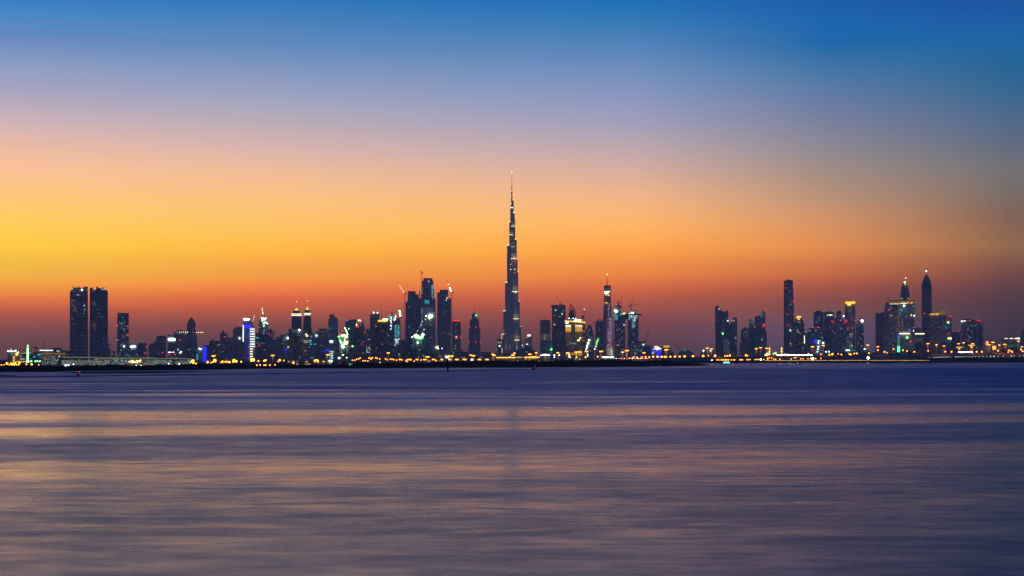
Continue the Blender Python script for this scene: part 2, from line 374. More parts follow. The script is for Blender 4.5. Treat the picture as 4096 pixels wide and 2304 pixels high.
# --- far left: building site, glass blocks, long lit terminal, twin towers
tower('site block', 'unfinished low block at far left with a row of white site lamps on top', 2600,
      [('b',30,78,1410),('b',78,104,1418,None,6)], 'cg', 'h', 14, 'warm', name='building_site_block',
      lamps=[(32,1404,'whitelamp',.8),(40,1405,'whitelamp',.7),(46,1405,'whitelamp',.7),(53,1405,'whitelamp',.7),(62,1403,'whitelamp',1.1),(44,1397,'w_hi',.7),(73,1409,'whitelamp',.7)],
      sign=[(63,71,1411,1422,'amber')], bar=[(54.5,56.5,1424,1448,'gold'),(82.5,84.5,1415,1439,'cream_dim'),(66,100,1446,1448,'gold')])
tower('', 'low grey green block under a crane beside the green lamp mast', 2900, [V(106,130,1421),V(130,164,1412)], 'gt', 'h', 8, 'cool')
tower('glass office with a bright roof edge', 'low glass office with one bright pale line along its roof', 2400, [('b',166,216,1406),('b',176,214,1402,1406,3)], 'gt', 'h', 30, 'warm', bar=[(159,212,1400.3,1402.6,'w_hi')],
      rects=[(170,214,1418,1420,24,'gold_dim'),(170,214,1411,1414,14,'warm')])
tower('dark office block', 'dark stepped office block right of the bright roof line', 2450, [V(198,226,1397),V(226,246,1396),V(246,262,1405)], 'gd', 'h', 30, 'mix', rects=[(214,262,1417,1420,24,'gold_dim')])
tower('', 'plain dim block left of the twin towers, lowest of the row', 2700, [V(262,282,1407)], 'cg', 'h', 6)
T = Bld('terminal_building', 'long low glass hall with a pale lit flat roof canopy and thousands of small lights', 'building', 2000, 465)
NICK.append((250, 762, 'long glass hall'))
B_ = T.buf('glass_front'); B_.box((T.x(168),-12,0),(T.x(762),18,T.z(1439)), 'gt')
for k in range(60):
    x = T.x(168+k*10); T.buf('mullions').box((x-.25,-12.8,0),(x+.25,-12.05,T.z(1439)), 'trimd')
T.one('roof_canopy', lambda b: b.box((T.x(254),-17,T.z(1431.2)),(T.x(620),24,T.z(1428.5)), 'concrete'))
T.one('roof_canopy', lambda b: b.box((T.x(380),-15,T.z(1437)),(T.x(766),22,T.z(1432.2)), 'concrete'))
T.one('light_band', lambda b: b.box((T.x(254),-17.6,T.z(1430.8)),(T.x(390),-17.05,T.z(1427.6)), 'mall'))
T.one('light_band', lambda b: b.box((T.x(390),-17.6,T.z(1430.6)),(T.x(620),-17.05,T.z(1428.9)), 'mall'))
T.one('light_band', lambda b: b.box((T.x(380),-15.6,T.z(1436.3)),(T.x(766),-15.05,T.z(1433)), 'mall'))
L_ = T.buf('lit_windows')
for k in range(1500):
    x = 170+random.random()*590; y = 1440+random.random()*20
    if x < 250: y = 1428+random.random()*32
    if 235 < x < 250 or 690 < x < 700: continue
    m = random.choice(['w_dim']*5+['warm_dim']*4+['w_mid']*2+['warm_mid','cyan_dim','green_dim','blue_dim'])
    if 515 < x < 565 and y < 1452: m = random.choice(['warm_mid','warm_hi','warm_dim'])
    w = random.choice((.35,.5,.8)); xx, zz = T.x(x), T.z(y); L_.box((xx-w,-13.4,zz-.3),(xx+w,-12.9,zz+.3), m)
for (x, y, w, m) in [(465,1441.5,10,'cyan'),(487,1442,9,'cyan'),(456,1437.5,6,'cream_dim'),(470,1437.5,8,'cream_dim'),(486,1437.5,6,'cream_dim'),(385,1438.5,12,'cream_dim'),(375,1461,5,'green'),(262,1461,5,'cream'),(235,1437,6,'cream_dim'),(365,1461,6,'green_dim'),(560,1443,3,'gold'),(548,1446,8,'gold')]:
    T.one('lit_sign', lambda b: b.box((T.x(x-w/2),-14.2,T.z(y+1)),(T.x(x+w/2),-13.5,T.z(y-1)), m))
for (x, y) in [(268,1461),(277,1461),(296,1457),(545,1462),(563,1462),(674,1455),(717,1456)]: T.lamp(x, y, 'whitelamp', .55, 'floodlight', -16)
T.lamp(267.5, 1461.5, 'whitelamp', 1.2, 'floodlight', -17)
for x in (624, 756):
    T.one('light_column', lambda b: b.box((T.x(x-.8),-14.4,T.z(1460)),(T.x(x+.8),-13.5,T.z(1436 if x < 700 else 1437)), 'cyan'))
T.done(('mullions','lit_windows'))
tower('left twin tower', 'left one of two tall dark twin towers, its curved crown still under construction', 3600,
      [('p',[(279.5,1462),(279.5,1176),(283,1163),(290,1160),(296,1163),(296,1162),(351.5,1160),(351.5,1462)]),('b',293,334,1154,1162,5),('p',[(330,1162),(330,1150.5),(341,1146.5),(352.5,1148.5),(350.5,1162)])], 'gd', 'h', 9, 'cool', depth=34,
      rects=[(284,308,1195,1250,16,'w_dim'),(292,308,1233,1240,9,'warm_dim'),(284,292,1274,1276,3,'w_dim')], red=(), lamps=[(324,1150,'red',1.2),(337,1146,'red',1.4),(327.5,1160,'whitelamp',1.3),(337,1222.5,'w_hi',.8),(337,1247.5,'cyan',.8),(337,1256,'cyan',.8)], name='twin_tower')
tower('right twin tower', 'right one of two tall dark twin towers, with a notched crown and upright core', 3600,
      [('p',[(359,1462),(359,1156),(364,1151.5),(372,1150.5),(373,1161),(385,1161),(385,1147.5),(389,1147.5),(398,1154),(412,1157),(417,1161),(426,1160),(429.5,1163),(431.3,1170),(431.3,1462)])], 'gd', 'h', 8, 'cool', depth=34,
      rects=[(374,382,1210,1225,7,'w_dim'),(374,380,1298,1318,6,'warm_dim'),(405,418,1158,1163,6,'w_mid')], lamps=[(373,1149,'red',1.3)], name='twin_tower')
tower('', 'narrow dark block tight against the right twin tower, with a small crane on it', 3900, [V(430,441.5,1396)], 'gd', 'h', 4)
tower('', 'small green lit block standing between the right twin tower and the red lamp tower', 4600, [V(444.5,460,1407)], 'gt', 'h', 10, 'cool')
tower('slab tower with red lamps', 'grey slab tower leaning back slightly with red lamps on its left edge', 5200,
      [('p',[(467.5,1450),(469.5,1253),(473,1251.5),(515,1252.5),(515.5,1450)])], 'gb', 'h', 40, 'cool',
      rects=[(471,492,1291,1296,12,'cool'),(471,514,1303,1303.5,8,'w_dim'),(471,514,1314,1316,22,'cyan_dim'),(482,514,1340,1346,14,'mix'),(471,482,1421,1424,5,'green_dim')], red=[(469,1304),(467.5,1361)], lamps=[(511,1305,'red',1.6),(511,1340,'red',1.6),(496,1385.5,'whitelamp',2)], name='slab_tower')
# --- band two
tower('', 'low block with a round white lit sign on its roof near the slab tower', 4800, [V(506,553,1381),('b',520,536,1377,1381)], 'gd', 'h', 10, 'cool', sign=[(523,541,1382.5,1390.5,'white_sign')], lamps=[(519,1425,'cyan',1.2)])
tower('', 'plain grey block with a red lamp low at its right edge', 5200, [V(553,587,1373)], 'cg', 'h', 10, red=[(587,1387),(580.5,1412.5)])
tower('', 'low ragged block with roof plant left of the grey slab', 5400, [V(594,627,1382),('b',602,612,1376,1382)], 'gd', 'h', 10)
tower('', 'narrow stepped block in front of the tall grey slab', 5000, [V(617,634,1366),V(610,619,1375)], 'gd', 'h', 6, rects=[(637,640,1400,1424,10,'blue_dim')])
tower('grey slab', 'grey slab block with a slightly arched roof and two dim lit floors', 5900, [('p',[(625.5,1450),(625.5,1345),(640,1342.5),(655,1343),(664,1346),(664,1450)])], 'cg', 'h', 10, rects=[(640,647,1369,1370,4,'warm_dim'),(653,658,1369,1370,3,'warm_dim')], red=[(649.8,1411)])
tower('block with a white sign', 'block with a wide brilliant white sign across its upper front', 4900, [V(670,702,1341)], 'gt', 'h', 24, 'cool', sign=[(672.5,701,1353.5,1362.5,'white_sign')], red=[(676,1418),(701,1418)], rects=[(671,700,1409,1410,7,'w_hi')], lamps=[(712,1399,'w_hi',1.2)])
tower('', 'dark tower with a red lamp on its top left corner behind the white sign block', 5600, [V(695,736,1325),('b',703,732,1323,1325)], 'gd', 'h', 18, 'cool', red=[(699,1323.5),(719,1361)], rects=[(716,733,1338,1339,8,'cyan_dim'),(704,710,1330.5,1331,3,'cream_dim')], lamps=[(722,1410,'whitelamp',2.2)])
tower('pointed dome tower', 'tower with a tall pointed dome and needle on top', 6200,
      [('b',748,783,1301),('l',765.5,[(17.3,1301),(17.6,1297),(16.5,1291),(13.5,1283.5),(9,1283-7),(5,1276+4-10),(2,1283-0-19),(.3,1281-22)],14)][:1]+[('l',765.4,[(17.3,1301),(17.2,1296),(15,1289),(11,1283-2),(6.5,1276-2+2),(2.6,1283-8-4.5),(.6,1268)],14)],
      'cg', 'h', 16, 'cool', spire=[(765.4,1274.5,1285,1.6)], red=[(782.5,1315),(783,1362)], rects=[(768,773,1330,1332,4,'cream_dim'),(755,760,1356,1360,4,'w_mid'),(751,758,1372,1377,8,'cyan')])
tower('', 'broad dark block at the foot of the pointed dome tower', 5400, [V(737,787,1342),V(724,745,1376),('b',783,790,1375)], 'gd', 'h', 26, 'cool', rects=[(752,775,1395,1400,5,'cyan_dim'),(723,727,1409,1411,3,'w_hi')])
tower('', 'low dark block with a green lit roof beside the blue window tower', 4700, [V(787,811,1400)], 'gt', 'h', 10, 'cool', lamps=[(797,1394,'whitelamp',1.8),(803,1396,'whitelamp',2),(807,1396,'cyan',1.6)], rects=[(787,790,1412,1439,10,'cyan')])
BW = tower('blue window tower', 'small block with a column of nine glowing blue windows on its left side', 4300, [V(811,840,1383)], 'cg', 'h', 12, 'warm')
for k in range(9):
    BW.one('blue_window', lambda b: b.box((BW.x(811.8),-14.2,BW.z(1394.2+k*7.45)),(BW.x(824.2),-13.1,BW.z(1388.6+k*7.45)), 'blue'))
tower('', 'broad ragged roofed flats right of the blue window tower', 4700, [V(838,876,1366),('b',846,858,1362,1366)], 'ct', 'g', 22, 'warm')
tower('tan flats', 'tan apartment block with balconies under the two humped tower', 4500, [V(865,912,1370)], 'ct', 'g', 40, 'warm')
tower('', 'tower with a sharp fin peak and a lower rounded hump behind', 6000, [('p',[(880,1450),(880,1337),(885,1332),(893,1321.5),(896,1319),(897.5,1336),(901,1333),(905,1331),(908.5,1335),(909.5,1345),(909.5,1450)])], 'gd', 'h', 10, 'warm', red=[(898.5,1347.5)])
tower('', 'grey block filling the gap right of the humped tower', 5300, [V(901,932,1352)], 'cg', 'h', 18, 'mix', rects=[(914,918,1416,1424,5,'blue_dim')])
tower('chamfered grey tower', 'grey tower with a chamfered left shoulder behind the blue sail tower', 5800, [('p',[(931.5,1450),(931.5,1318),(944,1308.5),(974,1308.5),(974,1450)])], 'cg', 'h', 22, 'mix', lamps=[(958,1353,'greenlamp',1.5),(958,1353.5,'whitelamp',2.2)])
ST = tower('blue sail tower', 'curved sail shaped tower outlined with white and blue lights', 4900,
      [('p',[(971,1455),(971.5,1275.5),(998,1274),(1006,1289),(1014,1305),(1019,1318),(1022,1335),(1023.5,1360),(1024,1455)])], 'gd', 'h', 20, 'warm', red=[(972,1276)],
      sign=[(974,997,1274.5,1281,'white_sign')], bar=[(971.3,974,1301,1367,'w_hi')], depth=34)
ST.one('blue_panel', lambda b: b.prism([(ST.x(975),ST.z(1300)),(ST.x(998),ST.z(1300)),(ST.x(1005.5),ST.z(1311.5)),(ST.x(975),ST.z(1312.5))], -19.8, -18.2, 'blue'))
for k, (a, c) in enumerate([(1000,1019)]*8+[(1000,1011)]*6):
    y = 1316.5+k*10 if k < 7 else 1316.5+k*9.9
    ST.one('light_band', lambda b: b.box((ST.x(a),-19.6,ST.z(y+1.3)),(ST.x(c),-18.2,ST.z(y-1.0)), 'cream' if k > 7 else 'w_hi'))
def bl(b):
    for i in range(4):
        for k in range(34): b.box((ST.x(983+i*3.2),-19.2,ST.z(1316+k*3.9)),(ST.x(984.6+i*3.2),-18.2,ST.z(1313.8+k*3.9)), 'blue_dim')
ST.one('blue_window_grid', bl, kind='stuff')
# --- band three
tower('', 'broad block with two cyan lit floors below the lamp lit tower', 5000, [V(1018,1064,1341),V(1024,1050,1334)], 'gt', 'h', 26, 'cool', rects=[(1024,1036,1353,1355,10,'cyan'),(1024,1062,1372,1375,22,'cyan_dim')], red=[(1036,1382)])
tower('lamp lit tower site', 'half built tower speckled with white site lamps under a lamp strung crane', 5800, [V(1035,1072,1282),('b',1044,1066,1271,1282),('b',1040,1070,1300,None,3)], 'cg', 'g', 30, 'cool',
      rects=[(1053,1058,1290,1340,16,'w_mid'),(1064,1072,1300,1335,18,'cyan_dim'),(1048,1066,1275,1283,8,'w_hi'),(1037,1042,1305,1312,4,'w_mid')],
      lamps=[(1046,1271.5,'whitelamp',1.6),(1054,1270.5,'whitelamp',1.2),(1064,1274,'whitelamp',1.6),(1050,1277.5,'whitelamp',1.8),(1060,1277.5,'whitelamp',1.5),(1049,1283.5,'whitelamp',1.6),(1056,1292,'whitelamp',2.3),(1063,1290,'whitelamp',1.6),(1070,1294.5,'whitelamp',1.4),(1055.7,1303,'whitelamp',1.4)])
tower('', 'grey stepped block immediately right of the lamp lit tower site', 5500, [V(1071,1090,1318),V(1089,1095,1334)], 'cg', 'h', 10, 'mix', red=[(1076.5,1336.5)])
tower('dark square block', 'large plain dark square block with almost no lit windows', 4200, [V(1064,1121,1361),('b',1070,1090,1359,1361)], 'gd', 'v', 3, 'none')
tower('', 'pale grey stepped block with one bright white lamp at its right edge', 5200, [V(1105,1155,1350),V(1121,1144,1340),V(1142,1156,1334)], 'gt', 'h', 22, 'cool', lamps=[(1151,1352,'whitelamp',2.6),(1153,1389,'gold',2.6),(1143,1399,'blue',2.2)], rects=[(1124,1134,1377,1378,6,'gold_dim')])
def crowned(nick, label, cx, hw, ybody, y1, hw2, y2, yfl, yap, ysp, D=6100):
    s = tower(nick, label, D, [V(cx-hw*.93,cx+hw*.93,ybody),('b',cx-hw2,cx+hw2,y2,ybody)], 'cg', 'v', 18, 'mix', name='crowned_tower',
              bar=[(cx-hw2*1.6 if hw > 18 else cx-hw2*1.25, cx+hw2*1.6 if hw > 18 else cx+hw2*1.25, y1-1.1, y1+1.1, 'cream'),(cx-hw2*1.6 if hw > 18 else cx-hw2*1.25, cx+hw2*1.6 if hw > 18 else cx+hw2*1.25, y1+4.2, y1+6.4, 'cream')], spire=[(cx,ysp,yap+3,1.4)])
    k = D/F
    s.one('crown_collar', lambda b: b.lathe(s.x(cx), 0, [((hw*1.05 if hw > 18 else hw2*1.2)*k*.99, s.z(y1+7.5)), ((hw*1.05 if hw > 18 else hw2*1.2)*k, s.z(y1-1.5))], 'trimd', 16, .8))
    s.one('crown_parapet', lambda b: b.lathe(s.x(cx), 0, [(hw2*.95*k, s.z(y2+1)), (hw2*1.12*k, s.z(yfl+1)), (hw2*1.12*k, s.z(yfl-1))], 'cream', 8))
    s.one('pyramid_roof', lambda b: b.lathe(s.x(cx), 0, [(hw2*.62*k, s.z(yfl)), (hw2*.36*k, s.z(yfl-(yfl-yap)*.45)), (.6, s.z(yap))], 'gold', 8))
    s.lamp(cx, ysp, 'cream', 1.5); s.lamp(cx, ysp+11, 'gold', 1.3)
    return s
crowned('left crowned tower', 'broader left tower of the pair with lit gold pyramid roofs and white collars', 1186, 20.5, 1262, 1256.5, 13, 1243, 1242, 1230, 1208)
crowned('right crowned tower', 'slimmer right tower of the pair with lit gold pyramid roofs and white collars', 1229.5, 16, 1272, 1254.5, 10.5, 1240, 1239, 1227, 1205)
tower('', 'lower waisted shaft of pale concrete at the foot of the slimmer crowned tower', 6000, [V(1213,1245,1290),('b',1219,1242,1262,1290),V(1210,1246,1320)], 'cg', 'v', 12, 'mix')
tower('banded flats', 'wide apartment block with strong horizontal balcony bands and a green lamp on its roof', 4000,
      [('b',1155,1180,1318),('b',1180,1186,1322,None,4),('b',1186,1218,1331),('b',1218,1233,1326)], 'ct', 'H', 50, 'warm', lamps=[(1197,1320,'greenlamp',1.6),(1197,1321,'whitelamp',2.4)],
      rects=[(1168,1184,1326,1331,12,'cyan_dim'),(1224,1230,1340,1346,3,'cream'),(1210,1231,1361,1376,7,'cream_dim')])
tower('', 'dark block with cyan signs right of the banded flats', 5000, [V(1232,1268,1336),V(1260,1272,1330)], 'gd', 'h', 20, 'cool', rects=[(1234,1248,1363,1366,12,'cyan')], sign=[(1239,1249,1375.5,1378.5,'cyan'),(1256,1263,1375.5,1378.5,'cyan')], lamps=[(1266,1342.5,'whitelamp',1.8)])
tower('', 'stepped tan block with dim orange lit upper floors', 5300, [V(1268,1313,1326),V(1274,1309,1316)], 'ct', 'h', 26, 'warm', rects=[(1272,1297,1328,1330,16,'warm_dim'),(1287,1295,1344,1345,6,'warm_dim'),(1288,1295,1386,1388,4,'green_dim')])
tower('', 'low block with blue lit panels in front of the tan stepped block', 4500, [V(1280,1318,1398)], 'gd', 'h', 8, 'mix', sign=[(1304,1317,1399,1402.5,'blue')], rects=[(1283,1310,1404,1412,10,'blue_dim')])
tower('stepped grey tower', 'tall grey tower stepping up to a narrow block on its left', 5900, [V(1313,1352,1279),('b',1318,1348,1271,1279),('b',1318,1338,1260,1271)], 'gb', 'h', 26, 'cool', rects=[(1315,1334,1313,1315,22,'cyan_dim'),(1316,1334,1337,1338,8,'w_dim')])
tower('', 'dark block with a small white sign below the stepped grey tower', 4600, [V(1312,1356,1362)], 'gd', 'h', 6, 'none', sign=[(1319.5,1331,1363.5,1368,'white_sign')], lamps=[(x, y, 'whitelamp', .85 if x > 1320 else .5) for y in (1406.5,1415,1423,1431.5) for x in (1311,1319,1328)])
tower('green lit site', 'half built block glaring with green white floodlights', 4900, [V(1356,1393,1345),('b',1360,1386,1338,1345),('b',1366,1378,1328,1338)], 'cg', 'g', 30, 'green',
      rects=[(1357,1392,1361,1376,60,'green'),(1384,1394,1376,1412,30,'cool'),(1357,1362,1376,1420,16,'w_dim'),(1364,1388,1340,1348,18,'green')], red=[(1369.5,1323.5),(1359,1334)],
      lamps=[(1368,1343,'lime',3),(1377,1343,'lime',2.4),(1384,1346,'lime',4),(1386,1346.5,'whitelamp',2.4),(1355,1347,'greenlamp',2),(1384,1373,'lime',4.2),(1387,1371,'whitelamp',2.6),(1371,1387.5,'whitelamp',3.6),(1374,1388,'lime',3),(1360,1361,'greenlamp',1.6),(1368,1381,'greenlamp',1.8),(1410,1385,'greenlamp',1.8),(1363,1368,'greenlamp',1.6)])
tower('curved roof tower', 'pale tower with a quarter round roof rising to the right', 5700, [('p',[(1381,1450),(1381,1289),(1387,1284.5),(1397,1280.5),(1410,1278.5),(1424,1278),(1424.5,1450)])], 'gb', 'v', 24, 'cool', lamps=[(1395,1315.5,'greenlamp',1.2),(1395,1349,'cyan',1.6)], red=[(1400,1389)])
tower('', 'slim brown tower with two red lamps on its roof', 4900, [V(1414,1450,1312)], 'ct', 'g', 26, 'warm', red=[(1426,1306.5),(1432,1306.5)], lamps=[(1426,1299,'lime',1.8),(1435,1282,'lime',2),(1442,1282.5,'lime',1.5)])
tower('', 'grey tower with a chamfered right shoulder behind the slim brown tower', 5300, [('p',[(1436,1450),(1436,1296),(1453,1296),(1455,1301),(1460,1308),(1461,1450)])], 'cg', 'g', 16, 'mix', red=[(1459.5,1329)])
tower('', 'lower block filling the gap left of the two lamp tower', 5100, [V(1461,1482,1323),('b',1468,1474,1316,1323)], 'cg', 'g', 30, 'mix', red=[(1453.5,1367)], rects=[(1466,1480,1385,1415,20,'w_mid')])
tower('two lamp tower', 'tall brown tower with a white lamp on each upper corner', 5400, [V(1480,1517,1259),('b',1494,1511,1249,1259)], 'ct', 'v', 16, 'warm', lamps=[(1495,1251,'whitelamp',1.9),(1510,1251,'whitelamp',1.7)], red=[(1505,1305)])
tower('yellow roofed block', 'broad block with a glowing yellow and white roof band', 4900, [('b',1500,1515,1310),('b',1512,1553,1290)], 'cg', 'v', 16, 'warm', sign=[(1530,1553,1274,1282,'cream')], bar=[(1512,1549,1280.5,1287.5,'gold')])
tower('', 'pale lit hoarding faced block in front of the yellow roofed block', 4500, [V(1545,1572,1332)], 'cg', 'v', 14, 'mix')
tower('lamp column tower', 'half built tower marked by two columns of white lamps under a crane', 5300, [V(1546,1582,1263),V(1580,1599,1276)], 'gd', 'h', 16, 'cool',
      rects=[(1548,1582,1264,1270,26,'bright'),(1561,1566,1270,1318,14,'w_hi'),(1580.5,1584.5,1300,1350,44,'cyan'),(1591,1596,1303,1350,38,'cyan'),(1580,1595,1355,1382,40,'bright'),(1574,1584,1265,1282,12,'w_hi')])
tower('', 'dull low grey block at the foot of the lamp column tower', 4300, [V(1582,1625,1380),V(1596,1628,1362)], 'cg', 'v', 14, 'mix')
tower('', 'dark brown block of thin ribs left of the tallest cluster', 4200, [V(1592,1640,1398)], 'ct', 'v', 12, 'mix')
tower('left cluster tower', 'tall grey tower with fins, left one of the three tower cluster', 6100,
      [V(1623,1674,1203),('b',1631.5,1662,1167,1203),('b',1662,1674,1179,1203)], 'gb', 'v', 40, 'cool', lamps=[(1626,1205,'w_hi',1.2)])
tower('', 'shaft with a slender chimney like mast tucked between the two tallest cluster towers', 6400, [V(1673,1686,1195),('b',1677.5,1680.5,1165,1195)], 'gb', 'v', 6)
MT = tower('tallest cluster tower', 'tallest stepped tower of the cluster with a rounded crown and a dazzling floodlight', 5900,
      [V(1685,1742,1195),('b',1685,1736,1158,1195),('b',1688,1733,1125,1158),('b',1694,1729,1115,1125)], 'gd', 'v', 60, 'cool',
      rects=[(1700,1718,1203,1216,26,'cyan'),(1686,1690,1158,1175,6,'w_mid'),(1727.5,1731,1140,1195,46,'cyan'),(1686,1690,1230,1300,14,'w_mid'),(1702,1708,1205,1330,14,'cyan_dim'),(1715,1730,1298,1305,10,'gold_dim'),(1652,1697,1410,1434,30,'w_mid'),(1680,1682.5,1370,1434,34,'w_mid')],
      lamps=[(1722,1265,'whitelamp',6.4),(1728,1264.5,'whitelamp',3),(1717,1274,'lime',2.2),(1712,1270.5,'gold',1.8),(1704.5,1265,'whitelamp',1.8),(1715,1126,'w_hi',1.4),(1696,1319,'w_hi',1.6),(1702,1278,'w_hi',1.2),(1688,1287,'w_hi',1.1),(1685,1297,'w_hi',1.2),(1683,1303,'w_hi',1.1),(1678,1312,'w_hi',1),(1671,1324,'w_hi',1.1),(1667,1334,'w_hi',1.1),(1748,1389,'lime',4.2),(1752,1394.5,'whitelamp',2)])
MT.one('roof_crown', lambda b: b.prism([(MT.x(a), MT.z(c)) for a, c in ((1694,1121),(1694,1115),(1697,1113),(1726,1113),(1729,1115),(1729,1121))], -14, 14, 'trimd'))
tower('green lit podium', 'podium block with a tangle of green floodlights on its roof', 4400, [V(1650,1702,1352),V(1640,1652,1376),('b',1662,1682,1346,1352)], 'cg', 'v', 24, 'cool',
      rects=[(1655,1692,1341,1352,44,'green'),(1686,1699,1337,1340,6,'w_hi')], lamps=[(1648,1348,'whitelamp',1.4),(1662,1340,'whitelamp',1.8),(1657,1344,'greenlamp',2),(1666,1347,'lime',2.6),(1673,1346,'lime',2.4),(1670,1350,'greenlamp',2.6),(1685,1350,'greenlamp',2.6),(1677,1351,'greenlamp',2),(1671,1371,'whitelamp',1.8),(1688,1338.5,'whitelamp',1.7),(1692,1338.5,'whitelamp',1.7),(1697.5,1338.5,'w_hi',1.4)], sign=[(1660,1676,1347,1352.5,'green')])
tower('right cluster tower', 'tall grey stepped tower, right one of the cluster, highest in its middle', 6000, [V(1749,1804,1195),('b',1749,1792,1172,1195),('b',1760,1792,1161,1172)], 'gb', 'v', 34, 'mix', lamps=[(1788,1192.5,'w_hi',1.7),(1785,1200.5,'w_hi',1.4)],
      rects=[(1752,1806,1330,1336,16,'warm_dim'),(1772,1776,1195,1225,6,'cyan_dim')])
tower('round topped tower', 'tower with a rounded top edged by red lamps, right of the cluster', 5600, [('p',[(1808,1450),(1808,1294),(1810,1288),(1815,1284),(1836,1284),(1841,1289),(1843,1297),(1843,1450)])], 'gd', 'h', 34, 'mix', red=[(1818,1283),(1823.5,1283),(1829,1283),(1833,1283),(1843.5,1349)], lamps=[(1825,1349,'orange_hi',1.8)])
tower('', 'low long dark podium beneath the cluster and round topped tower', 4200, [V(1704,1748,1408),V(1744,1800,1418),V(1798,1862,1409),V(1843,1852,1402)], 'cg', 'h', 30, 'mix', lamps=[(1789,1428,'whitelamp',2.6),(1786,1428.5,'violet',2),(1813,1409,'cyan',1.2),(1768,1394,'violet',1.4)])
# --- centre
tower('', 'long low curved roof hall left of the supertall spire', 5200, [('p',[(1842,1446),(1842,1414),(1856,1410),(1890,1408),(1955,1408.5),(1968,1411),(1986,1414),(1986,1446)])], 'gd', 'n', 6, 'warm', rects=[(1840,1862,1429.5,1430.5,12,'gold_dim'),(1918,1932,1428.5,1429.5,8,'gold_dim')])
tower('mast topped tower', 'stepped tower with a green emblem near its top and a single mast', 6300, [V(1876,1921,1311),('b',1880,1916,1279,1311),('b',1888,1909,1256,1279),('b',1899,1912,1305,None,3)], 'gb', 'v', 26, 'mix',
      spire=[(1898,1231,1256,2.6)], red=[(1876.5,1311),(1903,1311),(1921,1311),(1876.5,1369.5),(1903,1369.5),(1922,1369.5)], sign=[(1902,1908,1258.5,1265,'green'),(1899,1901.5,1262.5,1265.5,'green_dim')], part_mat={3:'cg'})
tower('', 'small dark block with yellow lit upper windows left of the supertall base', 5600, [V(1988,2007,1358)], 'gd', 'h', 12, 'mix', lamps=[(1993,1369,'gold',1.6),(2004.5,1370,'gold',1.8),(1998,1384,'whitelamp',1.4)])
# the supertall
K = Bld('supertall_skyscraper', 'supertall spired skyscraper stepping inward to a needle, by far the highest', 'skyscraper', 8000, 2047.3)
NICK.append((2006, 2090, 'supertall spire'))
m_ = 8000/F
def wing(part, x0, x1, ytop, y0, y1, nose, mat='gs'):      # a rounded upright module
    b = K.buf(part); a, c = K.x(x0), K.x(x1); zt = K.z(ytop); e = (c-a)*.28
    poly_ = [(a, y1), (a, y0+nose), (a+e, y0), (c-e, y0), (c, y0+nose), (c, y1)]
    n = len(poly_)
    b.add([(x, y, 0) for x, y in poly_]+[(x, y, zt) for x, y in poly_], [tuple(range(n)), tuple(range(2*n-1, n-1, -1))]+[(i, i+n, (i+1)%n+n, (i+1)%n) for i in range(n)], mat)
    tr = K.buf('facade_fins')
    for k in range(5):
        x = a+e+(c-a-2*e)*k/4; tr.box((x-.3, y0-.7, 0), (x+.3, y0-.02, zt), 'trim')
    z = 8
    while z < zt-4:
        tr.box((a-.3, y0-.35, z), (c+.3, y0+nose*.6, z+.9), 'trimd'); z += 11.5
for i, (xl, yt) in enumerate([(2006,1338),(2013,1245),(2020,1131),(2028,983),(2037,891),(2042,820)]): wing('left_wing', xl, xl+15 if i < 4 else 2050, yt, 4-i*2, 26-i*2, 4)
for i, (xr, yt) in enumerate([(2090,1362),(2085,1308),(2079,1207),(2073,1089),(2067,960),(2060.5,874),(2059,852),(2054.7,803)]): wing('right_wing', xr-15 if i < 5 else 2046, xr, yt, 6-i*1.5, 28-i*2, 4)
for i, (a, c, yt) in enumerate([(2058,2079,1362),(2053,2076,1277),(2048,2073,1169),(2043,2070,1038),(2043,2061,908),(2041,2053,836)]): wing('front_wing', a, c, yt, -40+i*5, 0, 6)
wing('core', 2014, 2080, 1308, 10, 24, 3); wing('core', 2021, 2074, 1207, 9, 23, 3); wing('core', 2029, 2068, 1089, 8, 22, 3); wing('core', 2038, 2061, 960, 7, 21, 3); wing('core', 2044, 2055, 820, 6, 18, 2)
K.one('spire', lambda b: b.lathe(K.x(2047.3), 12, [(3.6*m_,0+K.z(830)),(3*m_,K.z(800)),(2.9*m_,K.z(767)),(1.9*m_,K.z(765)),(1.3*m_,K.z(740)),(.75*m_,K.z(738)),(.5*m_,K.z(700)),(.2*m_,K.z(694))], 'steel', 8))
for (a, c, y, th, m) in [(2058,2078,1361,1.5,'cream'),(2053.5,2075,1276,1.6,'cream'),(2049,2072,1168,1.6,'cream'),(2044,2068.5,1037,1.5,'cream'),(2044.6,2060.3,907.5,1.5,'cream'),(2042,2051.5,834,3,'cream'),(2038,2052,941.5,1.6,'cream'),
        (2006,2016.5,1337.5,1.6,'cream'),(2012.5,2023.5,1244.2,1.6,'cream'),(2019.3,2030.5,1130.5,1.7,'cream'),(2028,2037,982.5,1.8,'cream'),(2037,2042,890,1.3,'cream'),(2042,2045,819,2,'cream'),
        (2052.5,2059,853,3.4,'cream'),(2057.5,2063,959.5,1.3,'cream'),(2069,2073,1087,1.6,'cream'),(2076,2080,1206,1.5,'cream'),(2083,2086,1307,1.6,'cream'),(2040,2062,974,1.0,'warm_mid'),(2043,2059,989,4,'cream_dim'),(2046,2066,1047.5,.5,'red_dim')]:
    K.one('terrace_light', lambda b: b.box((K.x(a),-43.5,K.z(y+th/2)),(K.x(c),-41.5,K.z(y-th/2)), m))
lf = K.buf('painted_uplight_and_windows')  # graded glowing bars: painted uplight above the terraces; scattered lit windows join later
